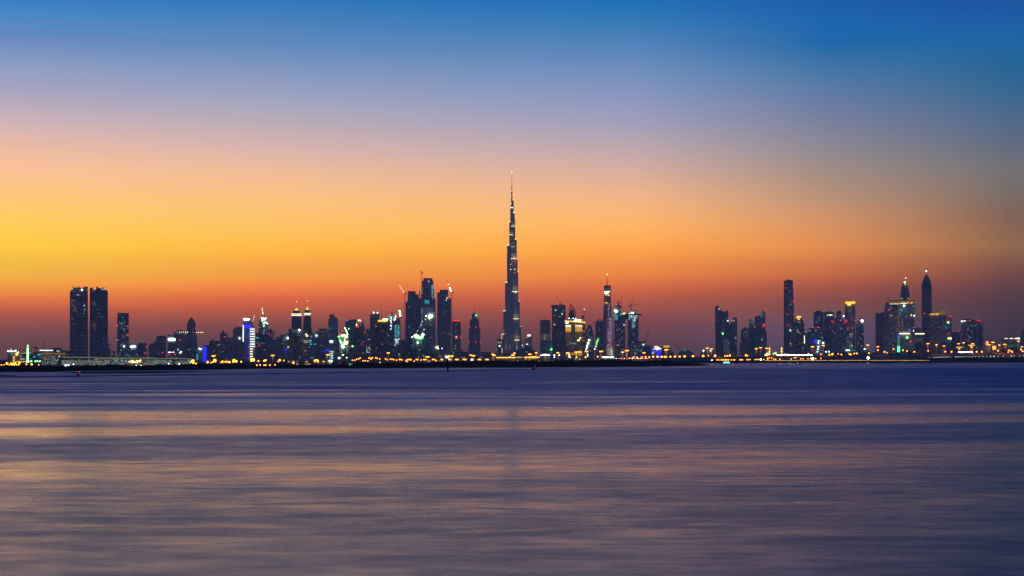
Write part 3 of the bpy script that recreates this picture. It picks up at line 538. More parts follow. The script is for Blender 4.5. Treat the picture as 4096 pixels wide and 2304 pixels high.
for (a, c, y0, n, st) in [(2059,2077,1358,11,3.6),(2054.5,2074,1273,11,3.3),(2050,2071,1165,13,3.2),(2045,2066,1033,14,3),(2046,2059,904,6,2.6),(2038,2050,938,6,2.8),(2044,2052,832,4,2.6)]:
    for k in range(n):
        w = (c-a)*(.5-.012*k); mid = (a+c)/2
        lf.box((K.x(mid-w),-42.8,K.z(y0-k*st)),(K.x(mid+w),-41.8,K.z(y0-k*st-.9)), 'cream_dim' if k < n*.4 else ('warm_dim' if k < n*.7 else 'gold_dim') if k < n*.7 else 'w_dim')
for (a, c, y0, y1) in [(2006.5,2008.5,1358,1341),(2007.5,2009.5,1418,1393)]: K.one('light_band', lambda b: b.box((K.x(a),-43.2,K.z(y0)),(K.x(c),-41.6,K.z(y1)), 'gold'))
for (x, y0, y1) in [(2023,1400,1368),(2039,1398,1375),(2066,1398,1366),(2069,1398,1386),(2006,1418,1405)]: K.one('light_column', lambda b: b.box((K.x(x-.5),-43,K.z(y0)),(K.x(x+.5),-41.7,K.z(y1)), 'cream_dim'))
for (a, b0, y0, y1) in [(2013.5,2017,1336,1312),(2020,2023,1240,1215)]:
    for k in range(7): lf.box((K.x(a),-1,K.z(y0-k*3.6)),(K.x(b0-k*.3),0.4,K.z(y0-k*3.6-1.2)), 'cream_dim' if k < 4 else 'gold_dim')
lf.box((K.x(2063),-42.6,K.z(1233)),(K.x(2065),-41.6,K.z(1222)), 'cyan_dim')
for k in range(300):
    y = 1420-random.random()**1.4*400; w = 8+28*(y-1000)/420; x = 2050+random.uniform(-w, w)
    lf.box((K.x(x)-1.4,-42.5,K.z(y)),(K.x(x)+1.4,-41.5,K.z(y)+2), random.choice(['w_dim','w_dim','gold_dim','warm_dim','blue_dim']))
for (x, y, m, r) in [(2047.3,694,'violet',2.6),(2045,767,'w_hi',1.6),(2050,785,'w_hi',1.4),(2045,785,'w_hi',1.4),(2054,802.5,'w_hi',1.3),(2042.6,1060.5-.8,'orange_hi',1.6),(2059.5,1079,'warm_hi',1.7),(2042.5,1080,'warm_hi',1.7),(2059.5,1093,'red_dim',1.8),(2036,1155,'red_dim',1.6),(2057,1031.5,'cream',1.8),(2089,1382,'cream',2.3),(2064,1171,'whitelamp',1.4)]:
    K.lamp(x, y, m, r*1.0, 'floodlight', -44)
K.done(('facade_fins','painted_uplight_and_windows'))
tower('', 'low dim podium spreading round the foot of the supertall tower', 5700, [V(2008,2062,1414),V(2060,2112,1402),V(2085,2130,1396),V(2110,2145,1404)], 'cg', 'h', 44, 'mix')
tower('small lit crown tower', 'small slim tower with a brilliant white crown right of the supertall tower', 6000, [('b',2099,2127,1346),('p',[(2103,1347),(2107,1340),(2121,1340),(2125,1347)])], 'gd', 'v', 26, 'mix', sign=[(2109,2123,1338.5,1345,'cream')], lamps=[(2106,1349.5,'gold',1.6),(2108,1377,'whitelamp',1.2)])
tower('plain flat tower', 'plain flat roofed tower with a patch of lit floors halfway down', 5700, [V(2161,2200,1282.5)], 'gd', 'v', 8, 'mix', rects=[(2163,2196,1337,1364,60,'w_dim'),(2163,2196,1337,1350,24,'warm_dim'),(2176,2179,1337,1360,10,'warm_mid')])
tower('', 'lower dark block between the plain flat tower and the ragged topped tower', 5000, [V(2162,2212,1366)], 'gd', 'h', 16, 'cool', lamps=[(2205,1397.5,'greenlamp',1.6)])
tower('ragged topped tower', 'broad unfinished tower with a ragged top floor and a leaning crane', 5600, [V(2208.5,2262,1226),('b',2206,2238,1222,1232,3),('b',2240,2261,1221.5,1226)], 'cg', 'g', 80, 'mix', depth=40, lamps=[(2223,1241.5,'w_hi',1.5),(2248.5,1256.5,'cream',1.6),(2253,1242.5,'cyan',1.6),(2239.5,1266.5,'cyan',1.8),(2218,1299,'cream',1.3)])
SH = Bld('shell_topped_tower', 'tower topped by two open steel leaf shaped shells behind the gold lit hotel', 'building', 6000, 2288)
NICK.append((2274,2302,'steel shell tower'))
for k, (pts, y0) in enumerate([([(2274,1290),(2275,1262),(2278,1238),(2281,1222),(2283,1213.5),(2288,1224),(2292,1240),(2294,1290)], -10), ([(2285,1290),(2287,1260),(2289,1240),(2292.5,1229),(2297,1238),(2300.5,1250),(2302.5,1270),(2303,1290)], 4)]):
    q = [(SH.x(a), SH.z(c)) for a, c in pts]; o_ = []
    SH.one('shell_frame', lambda b: [b.bar((q[i][0],y0,q[i][1]),(q[i+1][0],y0,q[i+1][1]),2.4,'steel') for i in range(len(q)-1)] + [b.bar((q[i][0],y0,q[i][1]),(q[-1-i][0],y0,q[-1-i][1]),1.4,'steel') for i in range(1,3)] + [b.bar((SH.x(pts[0][0]+3+j*3.4),y0+1,SH.z(1290)),(SH.x(pts[3][0]+1+j*1.5),y0+1,SH.z(pts[3][1]+14+j*6)),1.1,'steel') for j in range(4)])
    SH.one('shell_glazing', lambda b: b.prism([(x*1, z) for x, z in q[:2]]+[(q[2][0]+3,q[2][1]-6 if k == 0 else q[2][1])]+[(q[5][0]-(3 if k == 0 else 0),q[5][1]-14)]+q[6:], y0+2, y0+12, 'gd'))
SH.buf('body').box((SH.x(2272.5),-16,0),(SH.x(2304),18,SH.z(1272)), 'gd')
for (x, y) in ((2276,1273.5),(2293,1273.5),(2303,1274)): SH.lamp(x, y, 'whitelamp', 1.4, 'floodlight')
SH.done()
GH = tower('gold lit hotel', 'broad hotel with a sloping glowing gold roof and gold uplit columns', 5200,
      [('p',[(2260,1450),(2260,1285),(2340,1294),(2340,1450)]),('b',2303,2336,1277,1292,8)], 'ct', 'v', 110, 'gold', depth=40, spire=[(2337,1238,1290,1.5)], red=[(2335,1324.5),(2335,1363)], sign=[(2262,2274,1288.5,1292.5,'white_sign')],
      rects=[(2264,2334,1330,1400,90,'warm_dim'),(2278,2302,1372,1376,6,'w_mid')], name='hotel')
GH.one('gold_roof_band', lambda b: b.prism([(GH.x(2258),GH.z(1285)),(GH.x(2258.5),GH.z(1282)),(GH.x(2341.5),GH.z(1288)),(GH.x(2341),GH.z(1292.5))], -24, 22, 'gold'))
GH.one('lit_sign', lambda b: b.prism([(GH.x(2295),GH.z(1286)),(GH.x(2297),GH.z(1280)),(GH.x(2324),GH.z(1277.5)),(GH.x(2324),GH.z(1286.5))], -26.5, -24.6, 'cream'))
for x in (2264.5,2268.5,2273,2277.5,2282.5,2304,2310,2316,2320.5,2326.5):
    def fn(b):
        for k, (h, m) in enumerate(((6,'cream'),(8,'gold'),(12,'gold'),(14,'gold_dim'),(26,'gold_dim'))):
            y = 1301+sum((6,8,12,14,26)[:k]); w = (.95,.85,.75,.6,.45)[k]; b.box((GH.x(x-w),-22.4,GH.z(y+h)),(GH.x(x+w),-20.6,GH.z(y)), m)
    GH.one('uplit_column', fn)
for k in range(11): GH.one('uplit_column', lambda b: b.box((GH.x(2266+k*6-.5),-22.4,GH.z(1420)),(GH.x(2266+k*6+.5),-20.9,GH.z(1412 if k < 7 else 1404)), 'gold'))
GH.one('round_tower', lambda b: b.lathe(GH.x(2331), 4, [(5*.74,GH.z(1290)),(5.2*.74,GH.z(1264)),(3.6*.74,GH.z(1261.5))], 'gd', 10))
for (x, y) in [(2312,1362),(2317,1360.5),(2321,1352.5)]: GH.lamp(x, y, 'lime', 1.5, 'floodlight', -24)
GH.lamp(2337, 1238, 'violet', 1.5)
tower('ogive tower', 'bullet shaped dark tower with a red lamp on its tip', 5700, [('l',2357,[(19,1450),(18.8,1380),(18,1345),(16,1325),(12.5,1308),(8,1299),(3.5,1297-1.5)],12)][:0]+[('p',[(2338.5,1450),(2339,1345),(2343,1325),(2348,1311),(2354,1300),(2357,1296.5),(2361,1297.5),(2366,1308),(2371,1324),(2374,1342),(2375.5,1365),(2376,1450)])], 'gd', 'h', 40, 'cool', red=[(2358.5,1294.5)],
      rects=[(2341,2356,1342,1343.5,14,'warm_dim')], lamps=[(2357,1360.5,'whitelamp',2.2),(2354,1370,'whitelamp',2),(2351.5,1377,'whitelamp',2),(2349,1383.5,'whitelamp',2),(2347,1391,'whitelamp',2),(2344.5,1397.5,'whitelamp',1.6)])
tower('red cornered block', 'flat roofed block with a red lamp on each top corner', 5900, [V(2382,2413,1280)], 'gd', 'v', 26, 'mix', red=[(2384,1281),(2410,1281)], lamps=[(2393,1354,'w_hi',1.2),(2391.5,1361,'greenlamp',1.3),(2388,1368,'greenlamp',1.2),(2386,1376,'greenlamp',1.2),(2383,1386,'whitelamp',1.4),(2379,1396,'whitelamp',1.4)])
ML = tower('tall mast tower', 'slender stepped tower with a tall mast and coloured dotted light columns', 5500,
      [V(2412.5,2450,1267),('b',2414.5,2446,1226,1267),('b',2416.5,2443,1144,1226),('b',2412,2451,1300,None,2)], 'gd', 'v', 30, 'cool', spire=[(2428.5,1099,1144,4)], sign=[(2418,2434.5,1167.5,1173,'white_sign')],
      lamps=[(2421.5,1179.5,'gold',2),(2427,1179.5,'gold',2),(2432.5,1179.5,'gold',2),(2421.5,1212,'gold',2),(2428.5,1212,'gold',2),(2428.5,1099,'cream',2),(2438,1166,'orange_hi',1.6),(2436,1182,'orange_hi',1.4)])
def dots(b):
    for (x0, x1, ya, yb) in [(2433.5,2437,1217,1264),(2432,2437,1273,1422),(2442,2446,1273,1422),(2447.5,2450,1398,1422)]:
        y = ya
        while y < yb:
            for x in (x0, x1): b.box((ML.x(x-.5),-21.5,ML.z(y+.55)),(ML.x(x+.5),-20.2,ML.z(y-.55)), random.choice(['w_mid','w_mid','w_hi','warm_mid','cyan','red_dim','violet']) if y < 1390 else 'cream')
            y += 2.9
ML.one('dotted_lights', dots, kind='stuff')
tower('left bridge tower', 'left tower of a pair joined by a high bridge, stepped and crane topped', 5500, [('b',2457,2500,1255),('b',2457,2485,1225,1255)], 'gt', 'v', 60, 'cool', lamps=[(2465,1245.5,'whitelamp',4),(2493,1256,'greenlamp',2.2),(2497,1256,'lime',3),(2487,1259,'whitelamp',2),(2496,1300,'w_hi',1.6),(2459,1243,'whitelamp',2)], rects=[(2459,2470,1243,1280,26,'cyan'),(2484,2500,1254,1259,10,'green')])
tower('right bridge tower', 'right tower of the bridge joined pair, speckled with green white lamps', 5500, [('b',2512,2553.5,1258),('b',2524,2544,1242,1258)], 'gt', 'v', 60, 'cool', rects=[(2515,2551,1258,1275,50,'bright'),(2529,2540,1275,1312,40,'bright'),(2516,2520,1254,1280,18,'cyan')], lamps=[(2527,1252,'whitelamp',2.4),(2533,1252,'whitelamp',2),(2518,1256,'whitelamp',1.7)])
BR = Bld('sky_bridge', 'high cantilevered slab bridging the two crane topped towers', 'bridge', 5500, 2525, gz=PZ(1278,5500))
BR.buf('deck').box((BR.x(2485),-24,BR.z(1262)),(BR.x(2548),24,BR.z(1256)), 'cg'); BR.buf('deck').box((BR.x(2548),-22,BR.z(1261)),(BR.x(2565.5),22,BR.z(1256.3)), 'cg')
BR.buf('lower_storeys').box((BR.x(2500.3),-18,0.5),(BR.x(2511.7),18,BR.z(1262.2)), 'cg'); BR.done()
tower('', 'low dark stepped block right of the bridge joined towers', 5100, [V(2545,2583,1372),V(2552,2576,1368),('b',2583,2606,1382)], 'gd', 'h', 30, 'cool', rects=[(2590,2603,1383,1386,8,'blue_dim'),(2515,2560,1385,1420,30,'mix')], lamps=[(2574,1378.5,'whitelamp',1.4)])
NB = tower('neon blue block', 'low block outlined with violet and blue neon light', 4900, [V(2609,2645,1394),('b',2615,2640,1390,1394)], 'gd', 'v', 18, 'cool', sign=[(2621,2630,1393,1396,'white_sign'),(2636,2645,1393,1396,'violet')],
      lamps=[(2620,1387,'cream',1.8),(2626,1386,'cream',1.6),(2615,1395,'gold',2),(2633,1391,'whitelamp',2.3),(2611,1413,'gold',2),(2630,1396,'violet',2.4)], rects=[(2628,2640,1400,1425,36,'blue'),(2609,2616,1400,1410,10,'blue')])
BRK = NB.one('light_column', lambda b: b.box((NB.x(2614.5),-17,NB.z(1415)),(NB.x(2617.5),-15.5,NB.z(1404)), 'cyan'))
tower('gold crowned block', 'squat building with a ring of gold uplit columns under its roof', 5600, [V(2648,2655,1384),V(2653,2678,1380),('b',2655,2670,1376,1380)], 'ct', 'v', 6, 'gold')
NB2 = Bld('crown_columns', 'ring of gold lit columns crowning the squat building', 'columns', 5600, 2665)
NB2.root.name = 'gold_colonnade'
for k in range(7): NB2.one('lit_column', lambda b: b.box((NB2.x(2655+k*3.4),-19,NB2.z(1391)),(NB2.x(2656.3+k*3.4),-17,NB2.z(1380 if k % 2 else 1382)), 'gold'))
NB2.one('base_beam', lambda b: b.box((NB2.x(2653),-20,NB2.z(1393)),(NB2.x(2678.5),-16.5,NB2.z(1391.2)), 'ct'))
tower('', 'low domed mound of a building behind the big orange lamp', 5900, [('p',[(2640,1440),(2648,1408),(2660,1401),(2676,1399),(2688,1403),(2694,1411),(2700,1440)])], 'cg', 'n', 0)
tower('pyramid roofed block', 'low wide block with a stepped pyramid roof and a cyan lit top edge', 5300, [('p',[(2712,1440),(2712,1412),(2721,1404),(2728,1399.5),(2755,1399.5),(2762,1404),(2771,1411),(2771,1440)])], 'cg', 'h', 4, 'none', bar=[(2734,2744,1400,1401.5,'cyan'),(2747,2751,1400,1401.5,'cyan_dim')])
tower('', 'faint low mound of buildings left of the angled towers', 6000, [('p',[(2800,1440),(2806,1404),(2812,1396),(2818,1402),(2850,1404),(2856,1412),(2860,1440)])], 'cg', 'n', 6, 'mix')
# --- right
tower('angular left tower', 'dark tower with a steeply slanted top and a red lamp on its peak', 6400, [('p',[(2862,1460),(2860,1225),(2863,1223),(2873,1223),(2886,1244.5),(2888,1460)])], 'gd', 'v', 10, 'cool', red=[(2859.5,1223)], lamps=[(2875.5,1236,'cream',1.5)])
tower('', 'flat topped dark tower between the two slant topped towers', 6300, [V(2886,2912,1245),('b',2912,2915,1282)], 'gd', 'v', 14, 'cool', red=[(2897,1245.5),(2893,1313)], lamps=[(2911,1283.5,'whitelamp',1.4),(2892,1334.5,'greenlamp',2.4)])
tower('', 'greenish speckled lower block in front of the slant topped towers', 6100, [V(2893,2920,1312),('b',2912,2924,1299)], 'gt', 'g', 60, 'mix', rects=[(2894,2918,1358,1415,80,'w_dim')])
tower('angular right tower', 'dark tower with its slanted roof rising to the right and small yellow lights', 6200, [('p',[(2917,1460),(2916,1300),(2928,1285),(2934,1271),(2938,1269),(2948,1270),(2949.5,1460)])], 'gd', 'v', 16, 'cool', lamps=[(2929,1283,'gold',1.4),(2937,1283,'gold',1.6)], rects=[(2938,2946,1351,1354,5,'w_mid')])
tower('domed block', 'pale speckled block with a shallow domed top left of the green edged towers', 6500, [('p',[(2957,1450),(2958,1370),(2963,1366),(2964,1322),(2971,1314),(2977,1309.5),(2984,1309),(2988,1313),(2990,1318),(2996,1310),(2999,1309),(3000,1450)])], 'ct', 'v', 90, 'mix')
GA = tower('green edged left tower', 'short dark tower whose slanted roof edge glows green, falling to the right', 6100, [('p',[(2997,1450),(2997,1277),(3002,1277),(3009,1281),(3020,1307),(3020,1450)])], 'gd', 'v', 10, 'none', red=[(3020,1308.5)])
GA.one('green_roof_edge', lambda b: b.bar((GA.x(3000),-14.5,GA.z(1280)),(GA.x(3017.5),-14.5,GA.z(1307)),2.0,'green_dim'))
tower('', 'flat roofed dark middle tower between the two green edged towers', 6250, [V(3018.5,3043,1264.5)], 'gd', 'v', 12, 'cool', red=[(3020,1264)])
GB_ = tower('green edged right tower', 'tall dark tower whose slanted roof edge glows green, rising to the right', 6000, [('p',[(3039.5,1450),(3040,1264),(3050,1245),(3055,1242),(3061,1243.5),(3062,1320),(3067,1330),(3068,1450)])], 'gd', 'v', 14, 'cool', red=[(3061.5,1243.5)], rects=[(3046,3050,1355,1364,6,'w_mid')])
GB_.one('green_roof_edge', lambda b: b.bar((GB_.x(3042),-14,GB_.z(1270)),(GB_.x(3056),-14,GB_.z(1246)),2.0,'green_dim')); GB_.one('red_sign', lambda b: b.bar((GB_.x(3053),-14,GB_.z(1305)),(GB_.x(3058.5),-14,GB_.z(1297)),2.4,'red_dim'))
def minaret(px, label):
    s = Bld('minaret', label, 'minaret', 5000, px, 'gold lit minarets by the highway')
    k = 5000/F
    s.one('shaft', lambda b: b.lathe(0, 0, [(1.9*k,0),(1.7*k,s.z(1418)),(1.5*k,s.z(1400))], 'ct', 8))
    for y, r in ((1418,3.4),(1407.5,3.3)): s.one('balcony', lambda b: b.lathe(0, 0, [(1.6*k,s.z(y+2)),(r*k,s.z(y)),(r*.9*k,s.z(y-2.4)),(1.4*k,s.z(y-5))], 'amber', 8))
    s.one('cap', lambda b: b.lathe(0, 0, [(2.3*k,s.z(1400)),(2.8*k,s.z(1396)),(1.8*k,s.z(1392)),(.3*k,s.z(1388))], 'amber', 8))
minaret(3078, 'left gold lit minaret with three glowing rings beside the lamp masts')
minaret(3126.5, 'right gold lit minaret with three glowing rings at the tall tower foot')
tower('tall plain right tower', 'tallest plain dark tower on the right, tapering very slightly, narrower at top', 6300,
      [('p',[(3135,1450),(3135,1152),(3173,1152),(3177,1293),(3178,1450)]),('b',3136,3171,1124,1152,4),('b',3148,3164,1121,1124)], 'gd', 'v', 34, 'mix', lamps=[(3145,1152,'red_dim',1.3),(3148,1258,'red_dim',1.3),(3174,1257.5,'red_dim',1.3),(3150,1300,'red_dim',1.3),(3173,1206,'red_dim',1.3),(3161.5,1322,'whitelamp',1.6),(3162,1374,'gold',1.9),(3161,1166,'w_mid',1.4),(3162,1219,'warm_mid',2)], rects=[(3158,3164,1185,1225,12,'w_dim'),(3160,3164,1278,1400,22,'w_dim')], depth=34)
tower('orange capped tower', 'stepped tower with a small orange lit cap beside the tallest plain tower', 5700, [V(3176,3217,1296),('b',3179,3212,1280,1296),('b',3184,3207,1272,1280)], 'ct', 'v', 60, 'warm', rects=[(3187,3196,1318,1332,8,'w_mid')], lamps=[(3201,1268,'amber',2.6),(3194,1268,'amber',2.4),(3189,1271,'orange_hi',2),(3195,1276.5,'amber',2.4)], bar=[(3188,3204,1265,1267,'amber')])
tower('', 'small block with a thin vertical white lit strip', 5600, [V(3216,3229,1336)], 'cg', 'h', 6, 'mix', bar=[(3216.5,3218.5,1342,1374,'cream')])
tower('arched left block', 'dark block with an arched left shoulder and blue oval logos near its base', 5300, [('p',[(3226,1450),(3226,1330),(3230,1320),(3238,1313.5),(3250,1310),(3286,1310),(3295,1318),(3296,1450)])], 'gb', 'h', 40, 'cool', red=[(3253,1309.5),(3271,1308.5)], lamps=[(3228,1327,'cyan',1.6),(3238,1323.5,'cyan',2),(3275,1364.5,'whitelamp',1.3),(3273.5,1372,'whitelamp',1.5),(3293,1372,'whitelamp',2.2),(3273,1387,'whitelamp',1.9),(3271.5,1397,'whitelamp',1.5),(3270,1407,'whitelamp',1.4),(3304,1407,'whitelamp',1.7),(3315.5,1407,'whitelamp',1.7)],
      sign=[(3258,3265,1359,1373,'blue'),(3245,3249,1361,1370,'blue_dim')])
LB = tower('', 'square topped dark tower behind the arched block', 6100, [V(3255,3294,1250),('b',3264,3283,1245,1250)], 'gd', 'v', 12, 'cool', rects=[(3270,3277,1268,1270,4,'cyan_dim')])
tower('curved top tower', 'dark tower with a gently curved roof and a short mast', 6000, [('p',[(3296.5,1450),(3296.5,1250),(3304,1247.5),(3316,1246),(3328,1247.5),(3335,1250),(3335,1450)])], 'gd', 'h', 16, 'cool', spire=[(3315,1236,1246,1.2)], rects=[(3309,3328,1262,1263.5,13,'cream')], red=[(3327,1285.5),(3332.5,1285.5),(3296.5,1331.5)], lamps=[(3321,1307,'cyan',1.2)])
s_ = tower('onion domed tower', 'tower capped by a small round dome and needle', 6200, [V(3337,3377,1273),('b',3346,3366,1253,1273),('l',3356,[(9.5,1253),(9.8,1250),(8,1246),(4,1243.5),(.5,1242.5)],12)], 'cg', 'h', 20, 'mix', spire=[(3356,1234.5,1244,1.1)], red=[(3363,1282)], lamps=[(3374.5,1264.5,'whitelamp',2.6)])
tower('dark foreground slab', 'wide very dark slab with a slanted roof in front of the domed tower', 5400, [('p',[(3322,1450),(3322,1300),(3331,1294),(3382,1294),(3384,1330),(3384,1450)])], 'gd', 'h', 46, 'mix', red=[(3379.5,1291)], rects=[(3332,3344,1292,1296,6,'warm_dim'),(3357,3364,1303,1308,4,'w_dim')])
tower('', 'low purple dim block filling the gap under the curved top tower', 5700, [V(3294,3324,1325)], 'gd', 'h', 20, 'mix')
YC = tower('yellow crowned tower', 'tower topped by a glowing yellow crown with red corner lamps', 5800, [V(3380,3421,1228),('b',3382,3420,1216,1228)], 'gd', 'v', 70, 'mix', red=[(3382.5,1207),(3410,1206.5),(3415,1206.5),(3420.5,1207),(3381.5,1283.5),(3387,1283.5),(3392,1313),(3409,1312.5),(3422,1284)],
      rects=[(3387,3418,1250,1330,60,'w_dim'),(3387,3414,1340,1400,70,'w_dim'),(3397,3410,1335,1345,14,'warm_mid'),(3388,3414,1380,1395,20,'green_dim')], lamps=[(3407,1382,'gold',2)])
YC.one('lit_crown', lambda b: b.box((YC.x(3381.5),-20,YC.z(1215.5)),(YC.x(3420.5),20,YC.z(1206.8)), 'gold')); YC.one('lit_crown_panel', lambda b: b.box((YC.x(3390),-25.4,YC.z(1222)),(YC.x(3403),-23,YC.z(1215.7)), 'amber'))
tower('curved peak tower', 'dark tower with curved sides narrowing to twin prongs', 5600, [('p',[(3423,1450),(3425,1302),(3428,1285),(3434,1275),(3440,1268),(3441,1276),(3446,1268),(3448,1280),(3452,1290),(3455,1320),(3456,1450)])], 'gd', 'h', 24, 'cool', red=[(3433.5,1280.5),(3452,1289.5)], lamps=[(3448.5,1284,'whitelamp',4)], rects=[(3430,3438,1300,1315,10,'cyan_dim'),(3430,3438,1345,1400,14,'w_dim')])
tower('', 'long low bright canopied block at the foot of the yellow crowned tower', 5100, [V(3370,3462,1403),V(3440,3475,1398)], 'cg', 'h', 14, 'cool', bar=[(3384,3398,1399,1402.4,'white_sign'),(3398,3421,1401.4,1402.6,'cyan'),(3456,3462,1396,1398,'white_sign')])
tower('flat square tower', 'flat topped plain tower standing first in the right hand group', 5000, [V(3502.5,3535,1255),('b',3524,3535,1252,1255)], 'gd', 'v', 3, 'none')
tower('', 'pale slab with a slanted left top and a tall thin mast', 4950, [('p',[(3533,1450),(3535,1250),(3543,1210),(3553,1209),(3558,1220),(3558,1450)])], 'gb', 'v', 4, 'none', spire=[(3552.5,1182,1212,2.4)], red=[(3555,1240)])
GC = tower('gold banded block', 'broad dark glass block with a glowing gold top storey', 5000, [V(3556,3658,1219)], 'gd', 'v', 60, 'mix', depth=50,
      rects=[(3560,3600,1230,1300,14,'gold_dim'),(3558,3572,1262,1266,8,'warm_mid'),(3562,3566,1232,1236,2,'warm_mid'),(3585,3593,1240,1310,12,'gold_dim'),(3600,3656,1235,1270,40,'cyan_dim'),(3560,3594,1310,1390,20,'gold_dim'),(3600,3612,1283,1308,10,'gold_dim'),(3600,3660,1375,1400,30,'w_dim')],
      lamps=[(3616,1224,'whitelamp',2.2),(3653.5,1226.5,'cyan',2),(3601.5,1240,'cyan',1.8),(3607,1243.5,'cyan',1.8),(3601.5,1255,'cyan',1.8),(3636.5,1320,'cyan',1.8),(3657,1264,'whitelamp',1.5),(3645,1261.5,'orange_hi',1.5),(3629,1350,'greenlamp',1.6),(3654,1324,'w_hi',1.5),(3643,1366,'red',1.8)], red=[(3638,1202)])
GC.one('gold_storey', lambda b: b.box((GC.x(3556.5),-24.2,GC.z(1218)),(GC.x(3600),22,GC.z(1207)), 'gold_dim'))
GC.one('gold_storey', lambda b: b.box((GC.x(3600.2),-24.2,GC.z(1218)),(GC.x(3636),22,GC.z(1204)), 'gold_dim'))
GC.one('gold_storey', lambda b: b.box((GC.x(3641),-24.2,GC.z(1215)),(GC.x(3655.5),22,GC.z(1204)), 'gold_dim'))
GC.one('roof_slab', lambda b: b.box((GC.x(3555),-26,GC.z(1203.6)),(GC.x(3659),24,GC.z(1202)), 'trimd'))
for (a, c, y) in [(3558,3600,1217),(3600,3628,1214),(3628,3636,1213),(3641,3650,1213)]: GC.one('light_band', lambda b: b.box((GC.x(a+2),-25,GC.z(y+.8)),(GC.x(c-1),-24.3,GC.z(y-.8)), 'cream'))
GC.one('light_band', lambda b: b.box((GC.x(3595.5),-26.6,GC.z(1335)),(GC.x(3597),-25.8,GC.z(1216)), 'gold_dim'))
for (a, c) in ((3597.5,3639),): GC.one('light_band', lambda b: b.box((GC.x(a),-30,GC.z(1336.8)),(GC.x(c),-26.7,GC.z(1333.8)), 'cream'))
tower('', 'low stepped block with one long yellow light line, between dome tower and pencil tower', 5080, [V(3660,3697,1316),('b',3662,3676,1312,1316)], 'cg', 'h', 30, 'mix', bar=[(3660,3698,1333.8,1336.8,'cream')], rects=[(3662,3698,1350,1370,24,'w_dim')])
DT = tower('pointed dome glass tower', 'tower with a tall glass bullet dome and a small gold tip', 5550, [('b',3601,3639,1216),('l',3619.5,[(18.7,1216),(18.8,1196),(18.5,1178),(16.3,1160),(13.2,1148),(9.3,1137),(5,1129.5),(1,1126)],14)], 'gb', 'h', 16, 'cool', spire=[(3620.5,1114,1130,.9)], lamps=[(3619,1130,'lime',2.6),(3622,1137,'gold',2),(3623,1113,'violet',1.8)], rects=[(3604,3636,1193,1195,22,'cream_dim')])
PT = tower('pencil tower', 'very tall pencil tower with a pointed lattice roof and a white lamp at its tip', 5700, [('p',[(3688,1450),(3686.8,1162),(3726.5,1162),(3728.5,1450)])], 'gb', 'v', 10, 'none', spire=[(3705,1085,1100,1.2)], lamps=[(3705,1085.5,'whitelamp',2),(3697,1254.5,'red_dim',1.5)], depth=34)
def lat(b):
    k = 5700/F; cx = PT.x(3706.3); rings = [(19.8,1162),(19.8,1152),(19.6,1142),(14.5,1126),(8.5,1110),(1,1096)]
    for i in range(12):
        a = 2*math.pi*i/12
        for (r0, y0), (r1, y1) in zip(rings, rings[1:]):
            b.bar((cx+r0*k*math.cos(a), r0*k*math.sin(a), PT.z(y0)), (cx+r1*k*math.cos(a), r1*k*math.sin(a), PT.z(y1)), 1.2, 'trimd')
    for r, y in rings[:-1]+[(17.5,1134),(19.8,1157),(11.5,1118)]: b.lathe(cx, 0, [(r*k+.4,PT.z(y)),(r*k+.4,PT.z(y)+1.2)], 'trimd', 12)
PT.one('roof_lattice', lat, kind='stuff')
PT.one('roof_glass', lambda b: b.lathe(PT.x(3706.3), 0, [(19*.8,PT.z(1162)),(19*.8,PT.z(1143)),(13.4*.8,PT.z(1126)),(7.6*.8,PT.z(1110)),(.5,PT.z(1096))], 'gb', 12))
WG = tower('wing roofed block', 'broad dark block under a wing like roof lit amber from below', 4950, [('b',3709,3781,1263)], 'gd', 'h', 80, 'mix', lamps=[(3725.5,1257.5,'gold',2.2),(3734,1257.5,'gold',2.2),(3744.5,1257.5,'gold',2.2),(3752,1257.5,'gold',2.2)])
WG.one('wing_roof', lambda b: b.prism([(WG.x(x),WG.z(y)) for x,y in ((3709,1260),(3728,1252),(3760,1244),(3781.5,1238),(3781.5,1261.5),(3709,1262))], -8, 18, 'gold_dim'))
WG.one('roof_edge', lambda b: b.prism([(WG.x(x),WG.z(y)) for x,y in ((3728,1251.8),(3760,1243.6),(3782,1237.4),(3782,1236.6),(3760,1242.6),(3728,1250.8))], -10, 20, 'trimd'))
tower('', 'dark block with two red roof lamps right of the wing roofed block', 5400, [V(3780,3807,1267)], 'gd', 'h', 16, 'cool', red=[(3795,1266.5),(3804.5,1267),(3794,1334.5)], lamps=[(3793,1290,'lime',2),(3784,1312,'cyan',2),(3795,1354,'lime',1.8),(3803,1354,'lime',2.2)], rects=[(3782,3794,1276,1277.5,8,'warm_dim'),(3790,3804,1311,1313,8,'cyan_dim')])
tower('', 'low grey block right of the two red roof lamps', 5300, [V(3807,3828,1331)], 'ct', 'g', 24, 'warm')
tower('', 'small flat block with one red lamp on its roof, left of the helipad tower', 5500, [V(3827,3844.5,1326)], 'gd', 'h', 4, 'none', red=[(3834,1325)])
HP = tower('helipad tower', 'broad tower with a flat helipad disc above its left half', 5200, [V(3846.6,3876,1286),('b',3876,3922,1284,None,4),V(3921,3932,1297)], 'cg', 'h', 60, 'mix', red=[(3878,1283.5),(3912,1283),(3920,1283)], lamps=[(3847,1286,'whitelamp',1.8)], rects=[(3855,3868,1284,1287,8,'bright'),(3879,3910,1302,1304,20,'w_dim'),(3870,3876,1290,1370,22,'gold_dim')])
HP.one('helipad', lambda b: b.lathe(HP.x(3868), 0, [(9*.73,HP.z(1286)),(9*.73,HP.z(1279)),(15*.73,HP.z(1277.6)),(15*.73,HP.z(1276))], 'steel', 14))
